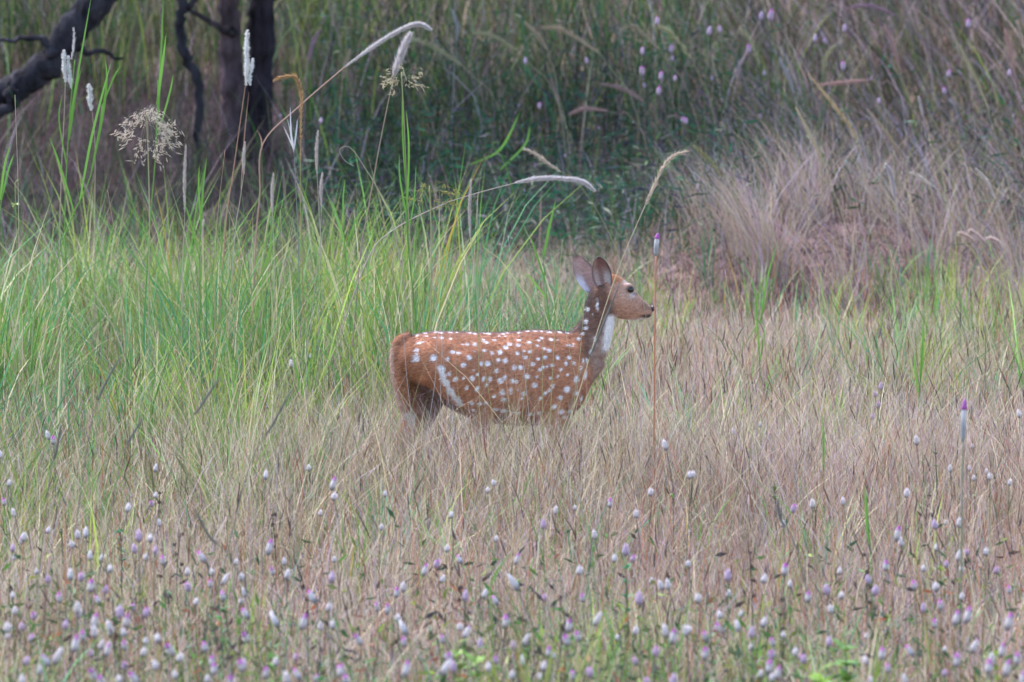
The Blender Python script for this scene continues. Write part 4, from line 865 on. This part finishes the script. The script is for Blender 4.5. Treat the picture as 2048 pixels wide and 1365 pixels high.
# ------------------------------------------------------------------ cockscomb flowers
def flower_proto(kind, seed, H, head_len, head_w, tipf, lean, stemc, leaves):
    """an upright plant: bare ribbed stem, narrow leaves, one silvery flower spike with or without a magenta tip"""
    rg = np.random.default_rng(seed); root = bpy.data.objects.new('cockscomb_flower', None); COL.objects.link(root); root.empty_display_size = .03
    b = rg.normal(0, .012, 2); S = spline([(0, 0, -.012), (b[0], b[1], H * .35), (b[0] * .3 + lean * .2, 0, H * .7), (lean, 0, H)], 4)
    m = MB(); tube(m, S, np.linspace(.0022, .0014, len(S)), stemc, 5); m.build('stem', M_GRASS, root)
    ax = S[-1] - S[-3]; ax = ax / np.linalg.norm(ax) + np.array([lean * 3.5, 0, 0]); ax /= np.linalg.norm(ax)
    u = np.linspace(0, 1, 8); r = head_w / 2 * np.array([.45, .85, 1, 1, .95, .82, .55, .12]); hp = S[-1] + ax * head_len * u[:, None]
    head_len *= 1.2; head_w *= 1.22; r = r * 1.22; hp = S[-1] + ax * head_len * u[:, None]
    low, mid = (C(.24, .21, .225), C(.70, .64, .65)) if kind != 'l' else (C(.34, .26, .32), C(.58, .44, .56))
    cc = low + (mid - low) * sstep(.05, .45, u)[:, None]
    m = MB(); tube(m, hp, r * .8, cc, 8)
    n = 70; k = rg.uniform(0, 1 - tipf * .6, n); a = rg.uniform(0, 6.283, n); s1 = np.cross(ax, [0, 1, 0]); s1 /= np.linalg.norm(s1); s2 = np.cross(ax, s1)
    d = np.cos(a)[:, None] * s1 + np.sin(a)[:, None] * s2; rr = np.interp(k, u, r)[:, None]; b0 = S[-1] + ax * head_len * k[:, None] + d * rr * .6; e = b0 + d * rr * .62 + ax * .0055; sd_ = np.cross(d, ax) * .0022
    m.add(np.stack([b0 - sd_, b0 + sd_, e], 1).reshape(-1, 3), np.arange(3 * n).reshape(-1, 3), np.repeat((low + (mid * 1.06 - low) * sstep(.05, .4, k)[:, None]), 3, 0))
    head = m.build('flower_head', M_PETAL, root)
    if tipf > 0:
        m = MB(); uu = np.linspace(1 - tipf, 1.06, 6); rt = np.interp(np.clip(uu, 0, 1), u, r) * .9; rt[-1] = .0008; tube(m, S[-1] + ax * head_len * uu[:, None], rt, np.array([C(.62, .45, .60), C(.52, .26, .50), C(.52, .12, .44), C(.50, .09, .42), C(.5, .11, .42), C(.5, .14, .42)]), 8)
        m.build('tip', M_PETAL, head)
    for i in range(leaves):
        t_ = rg.uniform(.25, .8); p = S[int(t_ * (len(S) - 1))]; a = rg.uniform(0, 6.283); L = rg.uniform(.03, .06); d = np.array([math.cos(a), math.sin(a), .8]) / 1.3
        LP = np.array([p, p + d * L * .4, p + d * L * .75 - (0, 0, .004), p + d * L - (0, 0, .012)]); m = MB(); ribbon_path(m, LP, [.002, .0075, .006, .0006], GREEN * rg.uniform(.5, 1) if rg.random() < .6 else DEAD, a + 1.57); m.build('leaf', M_LEAF, root)
    root['H'] = float(H + ax[2] * head_len * .6); root['dx'] = float(S[-1][0] + ax[0] * head_len * .6)
    return root
STG, STR, STD = C(.16, .18, .08), C(.46, .22, .14), C(.17, .13, .11)
protos = {}
for i in range(5): protos.setdefault('w', []).append(flower_proto('w', 100 + i, (.40, .36, .44, .33, .41)[i], (.020, .026, .022, .018, .030)[i], (.0165, .017, .018, .015, .017)[i], 0, (0, .02, -.02, .01, .03)[i], (STG, STD, STR, STG, STD)[i], 2))
for i in range(5): protos.setdefault('m', []).append(flower_proto('m', 200 + i, (.42, .38, .45, .40, .36)[i], (.034, .030, .040, .028, .036)[i], (.019, .018, .019, .017, .018)[i], (.34, .38, .28, .45, .32)[i], (.01, -.02, .03, -.01, -.055)[i], (STD, STG, STR, STG, STG)[i], 3))
for i in range(4): protos.setdefault('l', []).append(flower_proto('l', 300 + i, (.40, .36, .43, .38)[i], (.026, .022, .030, .024)[i], (.019, .018, .020, .018)[i], (.0, .2, .0, .25)[i], (.02, -.01, .0, -.03)[i], (STG, STD, STG, STR)[i], 2))
for i in range(3): protos.setdefault('b', []).append(flower_proto('w', 400 + i, (.42, .38, .40)[i], (.042, .046, .040)[i], (.018, .019, .018)[i], (.0, .0, .12)[i], (.05, -.06, .045)[i], (STG, STD, STG)[i], 2))
for i in range(3): protos.setdefault('far', []).append(flower_proto('l', 500 + i, (.95, .8, 1.05)[i], (.034, .036, .032)[i], (.020, .021, .019)[i], (.0, .3, .2)[i], (.03, -.02, .02)[i], (STG, STD, STG)[i], 3))
STEMW = {'w': ('green', 'dark', 'reddish', 'green', 'dark'), 'm': ('dark', 'green', 'reddish', 'green', 'green'), 'l': ('green', 'dark', 'green', 'reddish'), 'b': ('green', 'dark', 'green'), 'far': ('green', 'dark', 'green')}
SHAPE = {'w': ('round', 'oval', 'broad round', 'small button', 'long oval'), 'm': ('tall', 'stubby', 'long slim', 'short', 'tilted'), 'l': ('plain', 'purple tipped', 'long plain', 'purple topped'), 'b': ('right tilted', 'drooping', 'pink tinged'), 'far': ('plain', 'purple topped', 'purple tipped')}
def flower_label(kind, i, Y):
    where = 'in the dense flower patch' if Y < 24.6 else ('in dry grass below the doe' if Y < 29 else 'in grass beside the doe')
    st_, sh = STEMW[kind][i], SHAPE[kind][i]
    if kind == 'w': return f'{sh} silvery white cockscomb on {st_} stem {where}', f'white cockscomb flowers {where}'
    if kind == 'm': return f'{sh} magenta tipped white cockscomb on {st_} stem {where}', f'magenta tipped cockscomb flowers {where}'
    if kind == 'l': return f'{sh} lilac cockscomb head on a {st_} stem {where}', f'lilac cockscomb flowers {where}'
    if kind == 'b': return f'{sh} long white cockscomb spike on a {st_} stem {where}', f'tilted white cockscomb spikes {where}'
    return f'{sh} lilac flower head on a tall {st_} stem in the shaded thicket', 'lilac flowers in the thicket'
used = {}
def flower(kind, px, py):
    pl = protos[kind]; i = random.randrange(len(pl)); pr = pl[i]; sc = random.uniform(.85, 1.12)
    if kind == 'far':
        Y = random.uniform(45.5, 49.5)
        zt = at(px, py, Y)[2]; sc = max(.45, (zt - float(terrain(at(px, py, Y)[0], Y))) / pr['H'])
    else:
        Y = FPX * (CAM_H - pr['H'] * sc) / (py + 364)
        for _ in range(6):
            p = at(px, py, Y); Y += (p[2] - (float(terrain(p[0], p[1])) + pr['H'] * sc)) / .08 * .6
    o = copy_tree(pr) if (kind, i) in used else pr; used[(kind, i)] = 1
    p = at(px, py, Y); a = random.uniform(-.8, .8) if kind in 'bm' else random.uniform(0, 6.283)
    o.location = (p[0] - pr['dx'] * sc * math.cos(a), p[1] - pr['dx'] * sc * math.sin(a), float(terrain(p[0], p[1])) - .002)
    o.rotation_euler = (random.uniform(-.03, .03), random.uniform(-.03, .03), a); o.scale = (sc, sc, sc)
    lb, gr = flower_label(kind, i, p[1]); tag(o, lb, 'flower', gr)
FL = [(0, 950, 2.926, '''m35,150 w90,215 w300,320 m130,375 w165,355 w455,340 w500,330 w433,400 w85,480 l80,420 w895,115 l870,162 w743,185 w920,275 l825,350 w870,365 l785,425 l920,435 m960,490 m1188,468 w865,475 w540,465 w585,480 m1578,410 w1660,500 m1585,555
w1690,575 w1375,505 w1110,560 w1240,560 b1310,600 w1400,590 m1225,630 w1950,490 l1930,590 m1310,700 m1800,705 w1430,680 w1415,735 l1115,645 w225,560 l290,605 w410,575 l500,590 w620,545 l620,665 m520,640 w75,700 m325,710 m570,725 w100,790 l205,815 w430,770 w455,800
w670,790 l790,765 l860,795 w1160,740 w1930,770 m1765,845 w1885,880 w1970,870 b1590,840 w30,885 w50,940 l140,880 l390,870 m470,930 w560,910 l190,950 w715,915 m725,990 w850,965 w930,950 m1190,1000 m1435,940 m990,1010 w1040,1060 b350,1050 w590,990 l515,1040 m260,1075 w225,1135
w845,1030 l750,1110 w890,1110 m1230,1125 m1390,1105 m1560,1150 w1665,1180 m1330,1195 w1200,1190 m605,1190 w725,1190 w1030,1165 l1450,1100 w1600,1090 l1745,1060 m2010,1130 m2010,1190 l160,1080 w100,1195'''),
      (680, 940, 2.926, '''w905,68 w882,115 w248,135 w232,330 w905,400 w625,455 m705,515 l560,545 m480,575 w605,632 m1025,510 m320,705 w370,680 m205,790 m300,805 l740,730 m912,755 b990,650 w855,720 l1180,740 m1430,740 l960,865 b340,915 m75,985 m400,995 m615,980 b760,940 l815,1010 b1100,990 w690,915 m1345,905
m1300,985 m1395,960 w1240,1080 m1220,1055 l620,1080 b615,1145 m405,1150 m20,1165 w860,1150 l915,1110 w1170,1140 w1150,1210 w1370,220 m1580,185 w1735,250 l1200,310 w1505,370 w1605,515 l1680,455 l1700,510 w1410,580 w1835,645 w1875,665 w1920,665 l1770,740 b1510,860 w1620,980 l1750,1110 l1835,1055
w1740,935 w1890,935 l1925,1220 l1800,1230 m30,1220 w2035,935 w1825,120 w1255,230 w655,260'''),
      (1348, 940, 2.926, '''w97,25 w1355,130 l690,220 w650,310 w815,190 w990,180 w1965,70 w1860,35 w1745,45 m1328,365 w1305,415 w1665,300 l1515,310 w1580,305 w1520,450 w1665,495 l1730,475 w1820,475 l1600,545 w1670,575 l1885,580 w1465,570 w1535,675 w1675,735 m1550,780 m1245,550 l1135,635 w980,585 m630,570 w670,665 l310,610 w520,630
w335,720 l900,690 w975,730 m790,735 l1200,700 m1420,665 m1650,850 m1735,840 m1980,690 m1970,880 m1510,890 w80,930 m265,920 m165,960 w380,840 w280,845 w520,885 w645,960 m580,1000 w370,905 w460,1030 l885,995 m1220,1060 m1375,1050 w1590,1050 b1740,1020 m1250,1150 m550,1140 l780,1100 w490,1190 m630,1180
l1575,1180 m1820,1140 m1960,1150 m2000,1090 m2020,1210 w1330,1220 l1440,800 w1100,1110 w710,1060 w1855,1100 m190,1060 w75,545 w140,740'''),
      (0, 700, 2.926, 'w1710,75 w1805,35 m305,520 w272,495 w905,685 w1795,688 w1565,725 w5,608 w740,915 m1970,775 w1930,850 w1865,950 w50,775 w1345,235'),
      (1300, 500, 2.73, 'w460,988 w605,950 w1455,1030 w1660,1065 w1750,1070 w1650,1190 w1755,1190 w1840,1210 w220,1222 w1395,1320 w75,1060 w2020,890 l1258,740 l1240,780 l1240,840 l1218,905')]
for (ox, oy, s, toks) in FL:
    for tk in toks.split():
        cx, cy = tk[1:].split(','); flower(tk[0], ox + float(cx) / s, oy + float(cy) / s)
for _ in range(34): flower('wwml'[random.randrange(4)], random.uniform(10, 2040), random.uniform(1215, 1362))
FARP = '''1275,100 1425,60 1450,57 1330,95 1340,115 1330,150 1285,140 1345,155 1490,95 1525,145 1430,155 1530,30 1555,28 1690,55 1740,155 1755,200 1935,45 1890,145 2012,145 1885,180 1290,170 1320,180 1370,238 1340,270 1440,275 1525,230 1690,130 1645,80 1365,240 1040,210 1080,210 1045,283 1200,255 1075,330
650,240 720,240 905,440 1045,380 1135,310 560,230 1180,120 1050,120 1640,75 1320,40'''
for tk in FARP.split(): flower('far', *[float(q) for q in tk.split(',')])
# three tall single spikes
def tall_spike(px, py0, py1, Y, stemc, wid, label):
    P = px_path([(px - 2, py1 + 120), (px, py1)], Y); P = to_ground(P); root = empty('cockscomb_flower', P[0], label, 'flower'); m = MB(); tube(m, spline(P - P[0], 5), np.linspace(.0035, .0026, 5 * (len(P) - 1) + 1), stemc, 6); m.build('stem', M_GRASS, root)
    hp = px_path([(px, py1), (px + 1, (py0 + py1) / 2), (px + 4, py0)], Y) - P[0]; hp = spline(hp, 6); n = len(hp); u = np.linspace(0, 1, n); r = wid * np.minimum(1, u * 6 + .4) * np.minimum(1, (1 - u) * 3 + .25)
    cc = C(.36, .36, .37) + (C(.74, .72, .73) - C(.36, .36, .37)) * sstep(.3, .75, u)[:, None]; m = MB(); tube(m, hp, r * .85, cc, 9); fuzz(m, hp, r, C(.66, .63, .64), 260, wid * .9, .45, .0016, 4); hd_ = m.build('flower_head', M_PETAL, root)
    m = MB(); tube(m, hp[-4:] + (0, 0, .002), r[-4:] * 1.06 + .001, C(.45, .14, .42), 8); m.build('tip', M_PETAL, hd_)
tall_spike(1312, 468, 512, 29.0, C(.52, .22, .12), .011, 'single white spike with magenta tip on a long orange stem before the doe\'s muzzle')
for _ in range(70):
    x0 = random.uniform(20, 2030); y0 = random.uniform(560, 1020); Y = FPX * (CAM_H - .5) / (y0 + 364); ci = random.randrange(4); dx = random.gauss(0, 45); wh = 'among the foreground flowers' if Y < 25.5 else ('in the dry meadow' if Y < 31.5 else 'before the bank' if x0 > 1230 else 'by the lush strip')
    stalk('straw_stem', f"slender {('straw', 'grey', 'olive', 'reddish')[ci]} stem rising {wh}", 'grass stalk', 'slender stems over the meadow', Y, [(x0 + dx, y0 + 210), (x0 + dx * .4, y0 + 100), (x0, y0)], random.uniform(.0016, .0026), (C(.52, .46, .34), C(.30, .27, .27), C(.30, .31, .13), C(.42, .22, .16))[ci])
tall_spike(1926, 800, 884, 24.0, C(.25, .26, .17), .0095, 'long grey white spike with magenta tip standing alone in dry grass')

# small leafy herbs
def herb(px, py, Y, H, n, colr, label, group, wl=.03):
    p = at(px, py, Y); p[2] = float(terrain(p[0], Y)); top = at(px, py, Y)[2] - p[2]; top = max(top, .12); root = empty('leafy_herb', p, label, 'herb', group); rg = np.random.default_rng(int(px + py))
    S = spline([(0, 0, -.01), (.01, .01, top * .5), (0, 0, top)], 5); m = MB(); tube(m, S, np.linspace(.003, .0016, len(S)), colr * .8, 5); m.build('stem', M_GRASS, root)
    for i in range(n):
        t_ = 1 - (i / n) * min(1, H / top); c0 = S[int(t_ * (len(S) - 1))]; a = i * 2.4 + rg.uniform(-.3, .3); L = wl * rg.uniform(.7, 1.3); d = np.array([math.cos(a), math.sin(a), rg.uniform(.1, .9)]); d /= np.linalg.norm(d)
        m = MB(); ribbon_path(m, np.array([c0, c0 + d * L * .3, c0 + d * L * .65, c0 + d * L - (0, 0, L * .15)]), np.array([.12, .5, .42, .04]) * L, colr * rg.uniform(.7, 1.25), a + 1.57); m.build('leaf', M_LEAF, root)
HB = [(238, 1048, 26, .14, 20, C(.05, .16, .05), 'dark green leafy herb sprig among white flowers', .035), (1548, 1242 - 280, 27.5, .06, 9, C(.09, .12, .04), 'small olive leafy tuft on a stem near white flowers', .03), (915, 1285, 21.8, .12, 16, C(.22, .34, .06), 'yellow green leafy clump between tilted white spikes', .05),
      (1250, 1110, 24, .2, 14, C(.05, .20, .08), 'upright blue green narrow herb among lilac flowers', .03), (1690, 1270, 21.5, .16, 20, C(.16, .30, .06), 'leafy green herb at the base of the tall dark stalks', .055), (1640, 1340, 20.8, .12, 22, C(.22, .36, .05), 'bright yellow green leafy patch low in the foreground', .06), (950, 1300, 21.6, .14, 16, C(.20, .33, .06), 'fresh green leafy sprig beside the yellow green clump', .05),
      (1990, 1290, 22, .12, 14, C(.24, .34, .06), 'yellow green herb below the magenta tipped flowers', .04), (545, 1295, 22, .16, 16, C(.14, .30, .08), 'pale green feathery herb in the foreground flowers', .04), (1420, 1250, 22.4, .2, 16, C(.10, .19, .06), 'dull green slender herb beside the foreground blades', .035), (640, 1335, 21.2, .1, 12, C(.08, .19, .07), 'dark green herb low among pale flowers', .04),
      (1870, 885, 28, .1, 10, C(.10, .12, .05), 'dark olive knotty herb below the lone grey spike', .022), (1845, 905, 28.2, .12, 12, C(.13, .16, .05), 'olive leafy stem beside the dark knotty herb', .022), (440, 1220, 23.2, .12, 8, C(.08, .24, .04), 'small green sprout with upright leaves', .035), (30, 365, 34.8, .12, 12, C(.30, .38, .14), 'pale green twiggy sprig beside the green tuft', .03)]
for (px_, py_, Y, H, n, c_, lab, wl) in HB: herb(px_, py_, Y, H, n, c_, lab, 'leafy herbs in the meadow', wl)
# dark dried seed clusters on stems
for i, (px_, py_, Y) in enumerate([(1735, 1110, 23.5), (1570, 1200, 22.5), (1120, 1195, 22.8), (1130, 1230, 22.4), (320, 985, 27), (360, 1070, 25.5), (545, 1030, 26), (930, 1175, 23.5), (1500, 1105, 24), (1855, 990, 27), (615, 1175, 23.4), (225, 1200, 23)]):
    p = at(px_, py_, Y); z0 = float(terrain(p[0], Y)); top = max(p[2] - z0, .15); root = empty('dried_seed_plant', (p[0], Y, z0), 'dark brown dried seed cluster on a thin stem among the meadow flowers', 'dried plant', 'dried seed clusters'); rg = np.random.default_rng(900 + i)
    S = spline([(0, 0, -.01), (rg.normal(0, .01), 0, top * .5), (0, 0, top)], 5); m = MB(); tube(m, S, .002, DARK, 5); m.build('stem', M_GRASS, root)
    for k in range(4):
        m = MB(); c0 = S[-1 - k] + (rg.normal(0, .01), rg.normal(0, .01), 0); n = 26; d = rg.normal(0, 1, (n, 3)); d /= np.linalg.norm(d, axis=1, keepdims=True); b0 = c0 + d * .002; e = c0 + d * rg.uniform(.007, .013, (n, 1)); sd_ = np.cross(d, rg.normal(0, 1, (n, 3))); sd_ = sd_ / np.linalg.norm(sd_, axis=1, keepdims=True) * .003
        m.add(np.stack([b0 - sd_, b0 + sd_, e], 1).reshape(-1, 3), np.arange(3 * n).reshape(-1, 3), DARK * 1.1); m.build('seed_cluster', M_GRASS, root)
